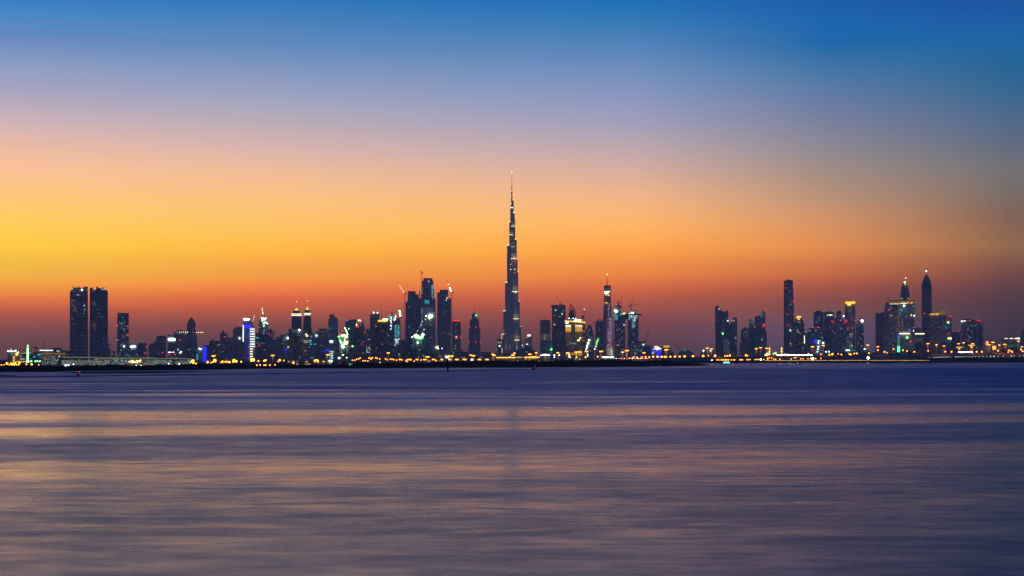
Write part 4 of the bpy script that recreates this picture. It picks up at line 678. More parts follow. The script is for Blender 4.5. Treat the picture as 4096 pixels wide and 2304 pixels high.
tower('far right office', 'low wide office at the right edge with a broken line of white lights on top', 5300, [('b',4010,4080,1361),('p',[(4005,1362),(4005,1357),(4082,1354),(4082,1362)])], 'cg', 'H', 30, 'mix', bar=[(4019,4025,1353,1355.4,'cream'),(4027,4031,1353,1355,'cream'),(4039,4052,1353,1355.2,'cream'),(4058,4064,1353,1355.4,'cream'),(4066,4079,1353,1355.2,'white_sign')], rects=[(4030,4060,1366,1367,8,'warm_dim'),(4020,4075,1382,1386,20,'green_dim')], red=[(4022,1388)])
tower('', 'dark tower cut off by the right edge of the view', 5400, [V(4086,4125,1326),('b',4089,4120,1323,1326)], 'gd', 'h', 6, 'cool', rects=[(4086,4110,1386,1392,14,'cyan')])
tower('', 'low faint grey block between helipad tower and the lamp masts', 6200, [V(3936,3990,1412)], 'cg', 'h', 6)
CN = Bld('light_cone', 'slim tapering pylon glowing green with a blue tip before the gold banded block', 'pylon', 4850, 3594.5)
kk = 4850/F
for y0, y1, r0, r1, m in [(1408,1400,5.4,5.0,'green'),(1400,1385,5.0,4.6,'green'),(1385,1360,4.6,4.1,'green_dim'),(1360,1346,4.1,3.8,'green_dim'),(1346,1339,4.2,2.6,'blue')]:
    CN.one('lit_segment', lambda b: b.lathe(0, 0, [(r0*kk,CN.z(y0)),(r1*kk,CN.z(y1)-.05)], m, 10))
CN.one('base', lambda b: b.lathe(0, 0, [(6.5*kk,0),(6*kk,CN.z(1408)-.05)], 'concrete', 10))

# ------------------------------------------------------------------ highway bank and promenade on the right
def interp(tab, x):
    if x <= tab[0][0]: return tab[0][1]
    for (a, va), (b_, vb) in zip(tab, tab[1:]):
        if x <= b_: return va+(vb-va)*(x-a)/(b_-a)
    return tab[-1][1]
CREST = [(2300,1439),(2450,1436.5),(2700,1431),(2900,1427.5),(3000,1425.5),(3100,1424),(3250,1423.5),(3400,1422),(3600,1422.5),(3720,1419),(3800,1414),(3860,1411.5),(4096,1411),(5600,1411)]
def shoreD(px):
    tab = [(x, CAM_H*F/(y-HORIZ)) for x, y in ([(2500,1456.5)] + rshore)]
    return interp(tab, px)
def crest(px):
    D = shoreD(px)+150; return D, PZ(interp(CREST, px), D)
PROM = 5.6
pxs = [2330+i*40 for i in range(80)]
bank = Buf(); road = Buf(); barrier = Buf(); rev = Buf()
rows = []
for px in pxs:
    d = shoreD(px); Dc, zc = crest(px); t0 = min(1, max(0, (px-2330)/300)); pr = GZ+.1+(PROM-GZ)*t0
    X = lambda D: PX(px, D)
    rows.append([(X(d+2), d+2, -.5), (X(d+16), d+16, pr), (X(d+60), d+60, pr), (X(Dc-8), Dc-8, zc), (X(Dc+18), Dc+18, zc), (X(Dc+60), Dc+60, GZ-.2)])
for a, c in zip(rows, rows[1:]):
    for j in range(5):
        (rev if j == 0 else bank).add([a[j], c[j], c[j+1], a[j+1]], [(0,1,2,3)], 'mud' if j == 0 else 'sand')
    up = lambda p, h, dy=0: (p[0], p[1]+dy, p[2]+h)
    road.add([up(a[3],.05,1), up(c[3],.05,1), up(c[4],.05,-1), up(a[4],.05,-1)], [(0,1,2,3)], 'asphalt')
    for h0, h1 in ((0.06, 1.1),):
        q0, q1 = a[3], c[3]
        barrier.add([up(q0,h0,1.2), up(q1,h0,1.2), up(q1,h1,1.2), up(q0,h1,1.2), up(q0,h0,1.6), up(q1,h0,1.6), up(q1,h1,1.6), up(q0,h1,1.6)], [(0,1,2,3),(5,4,7,6),(3,2,6,7)], 'concrete')
link('embankment', bank.mesh('embankment'), kind='structure'); link('revetment', rev.mesh('revetment'), kind='structure'); link('road', road.mesh('road'), kind='structure')
bo = link('crash_barrier', barrier.mesh('crash_barrier')); bo['label'] = 'long pale concrete crash barrier along the raised highway on the right'; bo['category'] = 'barrier'
kb = Buf()  # emissive line that paints the lamp-lit road along the promenade
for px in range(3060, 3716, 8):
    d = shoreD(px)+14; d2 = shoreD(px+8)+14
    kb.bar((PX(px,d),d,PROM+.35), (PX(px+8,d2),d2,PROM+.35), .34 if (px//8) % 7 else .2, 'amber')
ko = link('painted_road_glow', kb.mesh('painted_road_glow')); ko['label'] = 'thin orange line of painted road lamplight along the promenade edge on the right'; ko['category'] = 'painted glow'

# ------------------------------------------------------------------ lamps
ORD = ['first','second','third','fourth','fifth','sixth','seventh','eighth','ninth','tenth','eleventh','twelfth','thirteenth','fourteenth','fifteenth','sixteenth','seventeenth','eighteenth','nineteenth','twentieth']
LAMPS = []      # kind, px, py, D, ground z, head material, head size, light power
def groundz(px, D):
    if px > 2400:
        d = shoreD(px); Dc, zc = crest(px)
        if d < D < d+16: return PROM
        if D < d+60: return PROM
        if D < Dc-8: return PROM+(zc-PROM)*(D-d-60)/(Dc-8-d-60)
        if D < Dc+18: return zc
        if D < Dc+60: return zc+(GZ-zc)*(D-Dc-18)/42
    return GZ
def L(kind, lst, D, mat, size, power=0):
    for q in lst:
        px, py = q[:2]; LAMPS.append((kind, px, py, D(px, py) if callable(D) else D, mat, q[2] if len(q) > 2 else size, power))
hm = lambda px, py: crest(px)[0]+40
L('tall orange mast lamp', [(2829,1392.5),(2846,1396),(3025,1395),(3042,1391,2.6),(3066,1393.5),(3249.7,1387,2.9),(3293,1382.5,2.8),(3471.6,1380.5,2.5),(3511,1386.5),(3574,1396,1.5),(3712,1374.5,3),(3746,1379,2.3),(3776,1384,2.2),(3834.5,1374.6,2.4),(3853.6,1371,2.3),(3890.5,1374.6,2.6),(3949,1367.6,2.4),(3949,1376,2.8),(3958,1380,2.2),(3972,1369.5,3.1),(3997,1380.8,2.2),(4018.6,1377.7,3),(4074,1365,2.2)], hm, 'sodium', 2.3, 18000)
L('tall orange mast lamp', [(2665,1399,2.6),(2404,1406,2.6),(2507.3,1402.6,2.8),(2490.6,1409,1.7),(2345.4,1406,2.4),(2305,1408.7,2.2),(2319,1408,1.6),(2271,1411.5,2.3),(2231,1411,1.9),(2181,1418,2.2),(2144.6,1411.4,1.5),(2119,1417,2.2),(2057.5,1413,1.5),(2051,1420,2.2),(1971,1417,1.7),(1976,1421.5,2.3),(1883,1421,1.7),(1894,1423,2.2),(1807,1425,2.4),(1797,1425,1.9),(1710,1427.5,2.6),(1553,1411.6,2),(1310.7,1419,2),(1090.7,1422,2.2),(854,1424,2.4),(2575.7,1411,1.9)], 3300, 'sodium', 1.6, 12000)
L('orange road lamp', [(2612,1427),(2629,1427),(2646,1427),(2658,1429),(2664,1427),(2681,1427.5),(2699,1427),(2718,1427),(2738,1427,1.9),(2771,1426,1.8),(2812,1425.5,2.1),(2833,1422,1.0),(2859.5,1424,2.1),(2899,1424.5,1.1),(2908,1424,1.5),(2918,1422.5,1.9),(2983,1422,1.8),(2989,1423,1.2),(3062,1421,1.9),(3069,1422,1.2),(3143,1418,1.4),(3233.5,1417,1.7)], lambda x, y: crest(x)[0]+12, 'sodium', 1.6, 0)
L('orange road lamp', [(2533,1429.7),(2547.7,1429.5),(2566,1429.5),(2581.7,1427.5),(2596,1429),(2280,1429),(2305,1428.5),(2341,1428.5),(2389.7,1426.6)], 3200, 'sodium_s', 1.1, 0)
L('orange street lamp', [(3282.5,1416,.9),(3317,1419,1.6),(3328.8,1416.5,2),(3352,1415.5,.9),(3365,1418,1.2),(3397,1416),(3402.5,1418,1.6),(3417,1414),(3427,1414),(3475.5,1412.5,1.2),(3511,1401),(3537,1407.5,1.5),(3547,1411,.9),(3611,1401),(3627.5,1404),(3657,1407),(3712,1403),(3780.5,1406.5,1.5),(3805.5,1407,1.5),(3906,1407,1.5),(3927,1407,1.5),(3991,1402.5,1.5),(4033,1409),(4035,1401.5),(4044.5,1404.5),(4048.5,1408.5,1.5),(4083.5,1398,1.5),(4090,1405,1.5),(4086,1388,1.1)], lambda x, y: crest(x)[0]+26, 'sodium', 1.3, 0)
L('small yellow roadside lamp', [(1409,1441),(1418,1441),(1425,1437.5),(1433,1435.3),(1439.5,1432.5),(1451.6,1443),(1460,1442.6),(1474,1432.5),(1481,1431.4),(1488.7,1431.3),(1483.5,1436.5),(1470,1444),(1519,1450),(1502,1432),(1508,1433),(1518,1436.3),(1541,1435.2),(1548,1439),(1561,1436.6),(1567.6,1436.8),(1574,1438.3),(1585,1440.5),(1596,1438),(1601,1438.3),(1606.5,1439),(1623,1442),(1627,1446),(1630,1438),(1634,1438.2),(1640,1438.2),(1643,1438.4),(1655.7,1445),(1664,1438),(1670,1438.5),(1683,1440),(1694,1438),(1698,1438),(1702,1438.2),(1729,1438),(1733,1438),(1738,1438.2),(1743.8,1443),(1764,1438),(1769,1438.4),(1795,1438),(1800,1438),(1822,1438),(1827,1438),(1831,1438.2),(1853,1437.6),(1857,1438),(1862,1438),(1913,1438),(1917,1438),(1921,1438.2),(1943,1438),(1948,1438),(1952,1438.2)], 3050, 'sodium_s', .8, 0)
L('orange shore lamp', [(668,1444,1.5),(712,1452,1.3),(770,1444,1.7),(772,1452,1.1),(783,1454,.8),(759,1449,1.1),(829,1448.5,1.1),(843,1451.5,.8),(858,1442.5,1.7),(850,1448,.7),(889,1446.5,1),(883,1449.5,.6),(901,1447.5,.9),(911,1448,.8),(917,1448,1),(935,1442.5,1.7),(944,1445.5,1.2),(931,1448,.7),(963,1447,.8),(1012,1439.5,1.7),(1004,1443,.9),(545,1446,1.1),(1117.6,1440.5,1.1),(1112,1446,.6),(1061,1441,1),(1055,1443.4,.9),(1032,1444,.8),(1134,1442,.6),(1257.5,1441,.8),(1257.5,1445.5,.8),(1266.6,1440.7,1.1),(1170,1451,.7),(1173.5,1452.5,.7),(423,1446.5,1),(301.5,1448,1.1),(180,1449.5,1)], 2250, 'sodium_s', 1.0, 0)
L('low yellow site lamp', [(4,1460),(14.5,1459.5,.35),(26,1454,1),(36,1460),(43,1455,.8),(51,1456,.8),(59,1454,.9),(47,1459),(56,1460),(65,1459),(76,1452,.8),(73,1459),(125,1457,.8),(104,1457),(153,1459.5,.4),(1026,1461),(1039,1460.4),(1055,1460.4,.5),(1061.7,1460.6),(1078,1460.2),(1098.5,1459.2)], 1750, 'sodium_s', .5, 0)
L('green site lamp', [(124,1445,.7),(140.6,1445,.8),(147.3,1445,.6),(158,1445,.8),(163.5,1444.6,.8),(154,1446,.5)], 2350, 'greenlamp', .7, 0)
L('white street lamp', [(2196,1421,1.2),(2216.6,1421,1.2),(2216.6,1429,.9),(2236,1420.5,1),(2163,1421,.9),(1887,1439,1.8),(1355.6,1432,2),(2276,1420,.9),(2276,1427,.9),(2350,1418,.8),(2350,1424,.8)], 3350, 'whitelamp', 1.1, 0)
L('low yellow promenade lamp', [(2867,1439.5),(2874,1439.5),(2884,1439.5),(2888,1439.5),(2892,1439.5),(2899,1439.5),(2903,1439.5),(2907,1439.5),(2913.5,1439.5),(2925,1439.3),(2934,1439.3),(2938,1439.3),(2959,1439),(2964,1439),(2969,1439),(2987,1438.7),(2993,1438.6),(2999,1438.6),(3019,1438.3),(3026,1438.2),(3032,1438.2),(3054,1438),(3069,1433),(3076,1432),(3085,1431.5),(3070,1437),(3094,1437),(3102,1436.5),(3119,1436.5),(3164,1435.5),(3176,1431),(3183,1431),(3202,1435.5),(3211.5,1435),(3231.5,1434.7),(3241.5,1434.5),(3262,1434.3),(3282.7,1434)], lambda x, y: shoreD(x)+30, 'sodium_s', .95, 0)
L('small white bank lamp', [(3716,1430.5),(3734,1430),(3742,1430),(3749,1430),(3756,1429.7),(3763,1429.5),(3768,1427.5),(3775,1429),(3783,1429),(3790,1428.5),(3800,1428.3),(3821,1428),(3826,1428),(3831,1428),(3839,1427.5),(3848,1427.5),(3857,1427),(3867,1427),(3878,1426.7),(3890,1426.6),(3901.5,1426),(3916,1426),(3930.5,1426),(3945.6,1425.5),(3962,1425.5,1.1),(3975.5,1426,1.4),(3992.7,1425),(4012.4,1424.7),(4044.6,1424,1.1),(4055.7,1424),(4078,1423.5),(4093,1423)], lambda x, y: shoreD(x)+95, 'dot', .75, 0)
def nick_for(px):
    return min(NICK, key=lambda n: (max(0, n[0]-px, px-n[1])+abs((n[0]+n[1])/2-px)*.1, n[1]-n[0]))[2]
byk = {}
for l in LAMPS: byk.setdefault((l[0], nick_for(l[1])), []).append(l)
for (kind, nk), ls in byk.items():
    ls.sort(key=lambda l: (l[1], l[2]))
    for i, (_, px, py, D, mat, size, power) in enumerate(ls):
        gz = groundz(px, D); h = PZ(py, D)-gz
        if h < size+1: gz = GZ if px < 2400 else gz; h = max(PZ(py, D)-gz, size+.6)
        lab = f"{kind} in front of the {nk}" if len(ls) == 1 else f"{kind}, {ORD[i] if i < 20 else ORD[i-20]} from left before the {nk}"
        if i >= 20: lab = lab.replace('from left', 'beyond the first twenty')
        nm = {'tall': 'high_mast_lamp', 'orange': 'street_lamp', 'white': 'street_lamp'}.get(kind.split()[0], 'lamp_post')
        r = thing(nm, lab, 'lamp', (PX(px, D), D, gz), kind+'s along the shore')
        if kind.startswith('tall'):
            size *= 1.22; b = Buf(); b.lathe(0, 0, [(.5, 0), (.22, h)], 'steel', 6); link('pole', b.mesh('pole'), r)
            b = Buf()
            for k in range(7):
                a = 2*math.pi*k/7; b.lathe(size*.72*math.cos(a), size*.72*math.sin(a), [(.3*size,-.55),(.42*size,-.2),(.42*size,.3),(.2*size,.6)], mat, 6)
            b.lathe(0, 0, [(size*.8,.62),(size*.8,.9)], 'steel', 8); link('lamp_head', b.mesh('lamp_head'), r, (0, 0, h))
        else:
            b = Buf(); b.lathe(0, 0, [(.16, 0), (.09, h)], 'steel', 5); b.box((-.06,-.05,h-.1),(.9,.05,h), 'steel'); link('pole', b.mesh('pole'), r)
            link('lamp_head', ball(mat, size*(1.2 if mat.startswith('sodium') else 1)), r, (0.4, 0, h))
        if power:
            ld = bpy.data.lights.new('lamp_light', 'SPOT'); ld.spot_size = math.radians(140); ld.spot_blend = .6; ld.energy = 2.2*power*(size/2.2)**2; ld.color = (1, .42, .08); ld.shadow_soft_size = 1.5
            lo = bpy.data.objects.new('lamp_light', ld); C.objects.link(lo); lo.parent = r; lo.location = (0, -size-1.5, h-1.2)

# ------------------------------------------------------------------ cranes and masts
def lattice(b, p, q, w, seg, mat):
    p = Vector(p); q = Vector(q); d = q-p; n = max(2, int(d.length/seg)); w *= 1.35; u = d.cross(Vector((0,1,0))).normalized()*w/2; v = Vector((0, w/2, 0))
    t_ = max(.34, w*.2)
    for a, c in ((-1,-1),(1,-1),(1,1),(-1,1)): b.bar(p+u*a+v*c, q+u*a+v*c, t_, mat)
    for i in range(n):
        s0 = 1 if i % 2 else -1
        for c in (-1, 1): b.bar(p+d*(i/n)+u*s0+v*c, p+d*((i+1)/n)-u*s0+v*c, t_*.7, mat)
def crane(label, D, mx, yb, yt, jib, counter, lamps=(), lm='w_hi', lr=1.2, w=1.9, mat='steel'):
    s = Bld('tower_crane', label, 'crane', D, mx, gz=PZ(yb, D))
    P = lambda x, y: (s.x(x), 0, s.z(y))
    s.one('mast', lambda b: lattice(b, P(mx, yb), P(mx, yt), w*1.1, 3.2, mat))
    s.one('jib', lambda b: lattice(b, P(mx, yt), P(*jib), w*.8, 3, mat))
    s.one('counter_jib', lambda b: lattice(b, P(mx, yt), P(*counter), w*.8, 3, mat))
    s.one('counterweight', lambda b: b.box((s.x(counter[0])-1.3,-1,s.z(counter[1])-3.2),(s.x(counter[0])+1.3,1,s.z(counter[1])-.2), mat))
    s.one('cab', lambda b: b.box((s.x(mx)-1.5,-2.6,s.z(yt)-1.8),(s.x(mx)+1.5,-.3,s.z(yt)+1.2), mat))
    s.one('tie_rope', lambda b: [b.bar(P((mx+counter[0])/2, min(yt, counter[1])-7), P(jib[0]*.7+mx*.3, jib[1]*.7+yt*.3), .25, mat), b.bar(P((mx+counter[0])/2, min(yt, counter[1])-7), P(mx, yt), .6, mat)])
    for q in lamps: s.lamp(q[0], q[1], q[2] if len(q) > 2 else lm, lr, 'crane_lamp', -1.6)
    return s
crane('green lit crane mast beside the yellow site lamps at far left', 2360, 111, 1449, 1386, (83,1414), (125,1410), [(111,1384+i*8.1) for i in range(8)]+[(108,1446),(113,1446)], 'greenlamp', 1.25, 1.6)
gm = Bld('lit_boom', 'slanting cream lit boom crossing the green lamp mast at far left', 'boom', 2350, 104, gz=PZ(1416,2350)); gm.one('boom', lambda b: b.bar((gm.x(84),-2,gm.z(1414)),(gm.x(125),-2,gm.z(1410)),.7,'cream_dim'))
crane('thin dark crane between the green mast and the bright roof line office', 3400, 145, 1412, 1390, (126,1391), (151,1391))
crane('faint crane standing on the narrow block right of the twin towers', 3900, 435, 1396, 1379, (447,1380), (432,1379))
crane('leaning crane arm at the left roof corner of the left twin tower', 3600, 299, 1156, 1154, (285,1142.5), (302,1156), w=1.2)
crane('second leaning crane arm over the middle of the left twin tower', 3590, 318, 1155, 1151, (308,1145), (321,1152), w=1.2)
crane('short crane arm leaning right above the right twin tower', 3600, 411, 1158, 1154, (423,1150), (407,1156), w=1.2)
crane('crane with a level jib strung with tiny green yellow lamps by the pointed dome tower', 5400, 768, 1342, 1330, (812,1329), (706,1329), [(718+i*8,1328.8) for i in range(5)]+[(750,1328.5)]+[(787+i*8,1329.3) for i in range(4)], 'lime', .9, 1.4)
crane('crane with a steep lamp dotted arm right of the blue sail tower', 5600, 1009, 1300, 1288, (1019,1260), (1006,1287), [(1018,1263),(1016,1270),(1013.5,1277.5),(1011.5,1284.5)], 'cream', 1.2, 1.4)
crane('crane with four yellow lamps up its raised arm above the lamp lit tower site', 5800, 1054, 1271, 1263, (1047,1229), (1057,1264), [(1048.5,1233.5),(1049.5,1242),(1051,1249.5),(1052,1255)], 'cream', 1.9, 1.8)
crane('small crane right of the lamp lit tower site, jib level', 5600, 1098, 1345, 1329, (1104,1329), (1094,1328), w=1.5)
crane('faint crane on the roof behind the banded flats', 4300, 1203, 1330, 1315, (1227,1314.5), (1197,1315), w=1.4)
crane('faint leaning crane above the dark block with cyan signs', 5300, 1252, 1335, 1331, (1257,1320), (1248,1331), w=1.4)
crane('crane with large white lamps on its arm over the green lit site', 4900, 1392, 1345, 1336, (1379,1309), (1395,1337), [(1380,1313,'whitelamp'),(1383.5,1321,'whitelamp'),(1386.8,1328,'whitelamp'),(1390,1336.5,'whitelamp'),(1391,1357,'whitelamp')], 'whitelamp', 1.9, 1.4)
crane('leaning crane behind the curved roof tower', 5600, 1452, 1296, 1290, (1459,1281), (1449,1291), w=1.4)
crane('thin dark mast like crane over the yellow roofed block', 5000, 1528, 1290, 1274, (1526.5,1236), (1531,1276), w=1.2)
crane('dark crane with short level jib on the lamp column tower', 5300, 1567, 1263, 1250, (1553,1245), (1572,1250), w=1.7)
crane('tall slim crane with three large white lamps right of the lamp column tower', 5400, 1603, 1364, 1268, (1596,1229), (1605,1266), [(1598.5,1244,'whitelamp'),(1600,1254,'whitelamp'),(1601.5,1262.5,'whitelamp')], 'whitelamp', 2.8, 1.9)
crane('tall crane left of the three tower cluster, lamps up its raised arm', 5900, 1619, 1364, 1173, (1594,1134), (1626,1172), [(1598,1140.5),(1601.5,1147),(1604.5,1152),(1607.5,1156.5),(1610,1161),(1613,1165.5),(1615.5,1170.5)], 'cream', 1.3, 2.2)
crane('high crane standing against the left edge of the tallest cluster tower', 5950, 1687, 1158, 1091, (1678,1085), (1689,1086), w=2.2)
crane('tall crane right of the cluster with bright white lamps on its arm', 6000, 1807.5, 1330, 1170, (1788,1122), (1812,1168), [(1794,1138,'cream'),(1799,1151,'whitelamp'),(1801.5,1157.5,'whitelamp'),(1804,1163.5,'whitelamp')], 'whitelamp', 2.1, 2.2)
crane('small crane on the low curved roof hall left of the supertall spire', 5600, 1872, 1412, 1397, (1877,1395), (1868,1397), w=1.4)
crane('luffing crane leaning left above the ragged topped tower', 5600, 2240, 1222, 1218, (2226,1185), (2245,1213), w=1.9)
crane('luffing crane leaning right over the left bridge tower', 5500, 2473, 1225, 1216, (2491,1184), (2469,1208), w=1.9)
crane('second shorter crane arm leaning right over the left bridge tower', 5480, 2478, 1225, 1221, (2492,1200), (2474,1219), [(2493,1199,'red_dim')], w=1.6)
crane('crane with an upright arm on the right bridge tower', 5500, 2526, 1242, 1223, (2530,1199), (2516,1223), w=1.9)
crane('crane with a long level jib on the right bridge tower', 5470, 2523, 1242, 1221, (2557,1219.5), (2515,1225), w=1.6)
crane('far crane leaning right over low blocks beyond the bridge joined towers', 5300, 2580, 1382, 1364, (2598,1314), (2576,1364), w=1.7)
crane('faint leaning crane on the low block near the angular left tower', 6000, 2712, 1404, 1390, (2705,1378), (2715,1390), w=1.3)
for (x, y0, y1, D, lab) in [(175,1404,1358,2900,'thin lattice radio mast behind the bright roof line office'),(2470,1412,1380,3400,'dark lattice mast with a red top before the left bridge tower'),(2936,1250,1248,6200,'')]:
    if not lab: continue
    s = Bld('lattice_mast', lab, 'mast', D, x, gz=PZ(y0, D) if x < 2000 else GZ)
    s.one('mast', lambda b: lattice(b, (0,0,0), (0,0,s.z(y1)), 1.3, 3, 'steel'))
    if x > 2000: s.lamp(x, y1, 'red', 1.3)

# ------------------------------------------------------------------ low buildings, boards and canopies behind the shore
def lowb(label, D, x0, x1, yt, mat='ct', bars=(), n=10, pal='warm', **k):
    return tower('', label, D, [V(x0, x1, yt), ('b', x0+(x1-x0)*.2, x0+(x1-x0)*.45, yt-1.5, yt)], mat, 'h', n, pal, bar=bars, name='low_building', **k)
lowb('low shed with orange lit eaves left of the supertall foot', 3400, 1985, 2092, 1429, bars=[(1985,2060,1429.4,1431,'orange_hi'),(2060,2092,1429.4,1430.4,'gold')], rects=[(2035,2085,1427,1429,14,'green')])
lowb('low shed with orange lit eaves under the yellow board', 3420, 2096, 2160, 1429, bars=[(2097,2158,1428.4,1430,'orange_hi')])
lowb('long low brown shed behind the mangroves left of centre', 3350, 1560, 1660, 1437)
lowb('long low brown shed at the foot of the tallest cluster', 3380, 1668, 1790, 1437.5)
lowb('low pale shed with a thin row of yellow windows left of the supertall', 3500, 1838, 1965, 1428, 'cg', bars=[(1842,1862,1429.5,1430.7,'warm_mid'),(1918,1930,1428.8,1429.8,'warm_mid')])
lowb('low brown warehouse below the banded flats', 2600, 1150, 1262, 1447, 'ct', rects=[(1152,1260,1449,1456,10,'warm')], n=6)
lowb('low tan block below the lamp lit tower', 2650, 1015, 1090, 1444, 'ct', n=8)
lowb('low block with a yellow lit doorway right of the banded flats', 2700, 1238, 1330, 1443, 'ct', bars=[(1269,1275,1441,1450,'gold'),(1292,1297,1445,1447,'orange_hi')], n=8, sign=[(1316,1328,1441,1446.5,'white_sign')])
lowb('low row of shops with orange glow below the tan stepped block', 2800, 1340, 1420, 1447, 'ct', bars=[(1357,1369,1456.5,1459,'gold'),(1345,1347,1457,1459,'white_sign')], n=10)
lowb('dim low terrace under the chamfered grey tower', 2650, 905, 1010, 1447, 'ct', n=14)
lowb('dim low terrace under the tan flats', 2600, 800, 900, 1450, 'cg', n=12)
lowb('low green glowing kiosk in the trees below the curved roof tower', 2450, 1396, 1412, 1456, 'gt', bars=[(1397,1410,1457,1461,'green')], n=2)
lowb('low brown shed behind the mangroves below the gold lit hotel', 3400, 2262, 2345, 1431)
lowb('low brown shed behind the mangroves below the plain flat tower', 3450, 2165, 2255, 1432.5, sign=[(2171,2192,1417,1422,'white_sign')])
lowb('low shed with a string of white lamps below the tall mast tower', 3400, 2395, 2462, 1430, 'cg', bars=[(2409,2416,1427.4,1429.4,'white_sign'),(2418,2424,1427.6,1429.4,'white_sign'),(2426,2433,1427.4,1429,'white_sign'),(2435,2441,1427.6,1429.2,'white_sign'),(2443,2455,1427.2,1429.2,'white_sign')])
lowb('low dim block with white sign beneath the right cluster tower', 3600, 1780, 1806, 1426, 'cg', sign=[(1783,1795,1425,1431,'white_sign')], n=3)
lowb('pale low house left of the angular towers behind the road', 5000, 2800, 2822, 1404, 'cg', n=3, lamps=[(2814,1403,'whitelamp',1.8)])
lowb('pale low house under the two orange mast lamps', 5000, 2826, 2856, 1403, 'cg', n=4, lamps=[(2842,1403,'whitelamp',1.4)])
lowb('low lit pavilion with white and gold lights between the minarets', 5050, 3062, 3110, 1412, 'cg', n=6, bars=[(3066,3078,1413,1417,'white_sign'),(3089,3101,1413.5,1417.5,'gold')], lamps=[(3102,1412.5,'greenlamp',2)])
def board(name, label, cat, D, x0, x1, y0, y1, mat, post, gz=None):
    s = Bld(name, label, cat, D, (x0+x1)/2, gz=groundz((x0+x1)/2, D) if gz is None else gz)
    s.one('panel', lambda b: b.box((s.x(x0),-.5,s.z(y1)),(s.x(x1),.5,s.z(y0)), mat))
    s.one('frame', lambda b: [b.box((s.x(x0)-.4,-.3,s.z(y0)),(s.x(x1)+.4,.8,s.z(y0)+.4), 'steel'), b.box((s.x(x0)-.4,-.3,s.z(y1)-.4),(s.x(x1)+.4,.8,s.z(y1)), 'steel')])
    for p in post: s.one('post', lambda b: b.box((s.x(p)-.5,.51,0),(s.x(p)+.5,1.6,s.z(y0)), 'steel'))
    return s
board('billboard', 'small glowing yellow board, narrow left piece, right of the supertall foot', 'billboard', 3380, 2119, 2126, 1425.5, 1432, 'gold', [2122])
board('billboard', 'large glowing yellow board right of the supertall foot', 'billboard', 3380, 2127.5, 2149, 1425, 1432.5, 'gold', [2131,2145])
board('billboard', 'glowing yellow hoarding on a post among the right hand mast lamps', 'billboard', 4720, 3969.5, 3984, 1384, 1394, 'gold', [3966])
board('billboard', 'thin amber panel under the glowing yellow hoarding on the right', 'billboard', 4722, 3969.5, 3985, 1395.5, 1397.5, 'amber', [3968])
def canopy(label, x0, x1, y, D=4760):
    s = Bld('petrol_station_canopy', label, 'canopy', D, (x0+x1)/2, gz=groundz((x0+x1)/2, D))
    s.one('roof', lambda b: b.box((s.x(x0),-6,s.z(y+1)),(s.x(x1),8,s.z(y-1.5)), 'gold'))
    for p in (x0+8, x1-8): s.one('column', lambda b: b.box((s.x(p)-.6,-.6,0),(s.x(p)+.6,.6,s.z(y+1)), 'concrete'))
    s.one('kiosk', lambda b: b.box((s.x(x0+7),2,0),(s.x(x1-7),7,s.z(y+4)), 'ct')); s.one('lit_front', lambda b: b.box((s.x(x0+8),1.2,s.z(y+9)),(s.x(x1-9),1.9,s.z(y+4)), 'gold'))
canopy('yellow lit flat canopy left of the helipad tower foot', 3824, 3849, 1389); canopy('fainter yellow canopy lit amber at the helipad tower foot', 3873, 3900, 1381)
for i, (x, y, w, h, lab) in enumerate([(2848,1441,1.2,2.2,'small white glowing upright sign left of the angular towers'),(3043,1438,2,3.6,'white glowing upright sign below the green edged towers'),(3251,1435,3.2,4.8,'largest white glowing oval sign on the promenade, below the arched block'),(3473,1431.6,3.2,4.8,'white glowing oval sign on the promenade right of the curved peak tower')]):
    D = shoreD(x)+28; s = Bld('totem_sign', lab, 'sign', D, x, gz=PROM)
    s.one('lit_face', lambda b: b.lathe(0, 0, [(w*.4,s.z(y+h)),(w*.95,s.z(y+h*.5)),(w*.95,s.z(y-h*.5)),(w*.4,s.z(y-h))], 'whitelamp', 8, .5))
    s.one('foot', lambda b: b.box((-.3,-.3,0),(.3,.3,max(.5, s.z(y+h))), 'steel'))

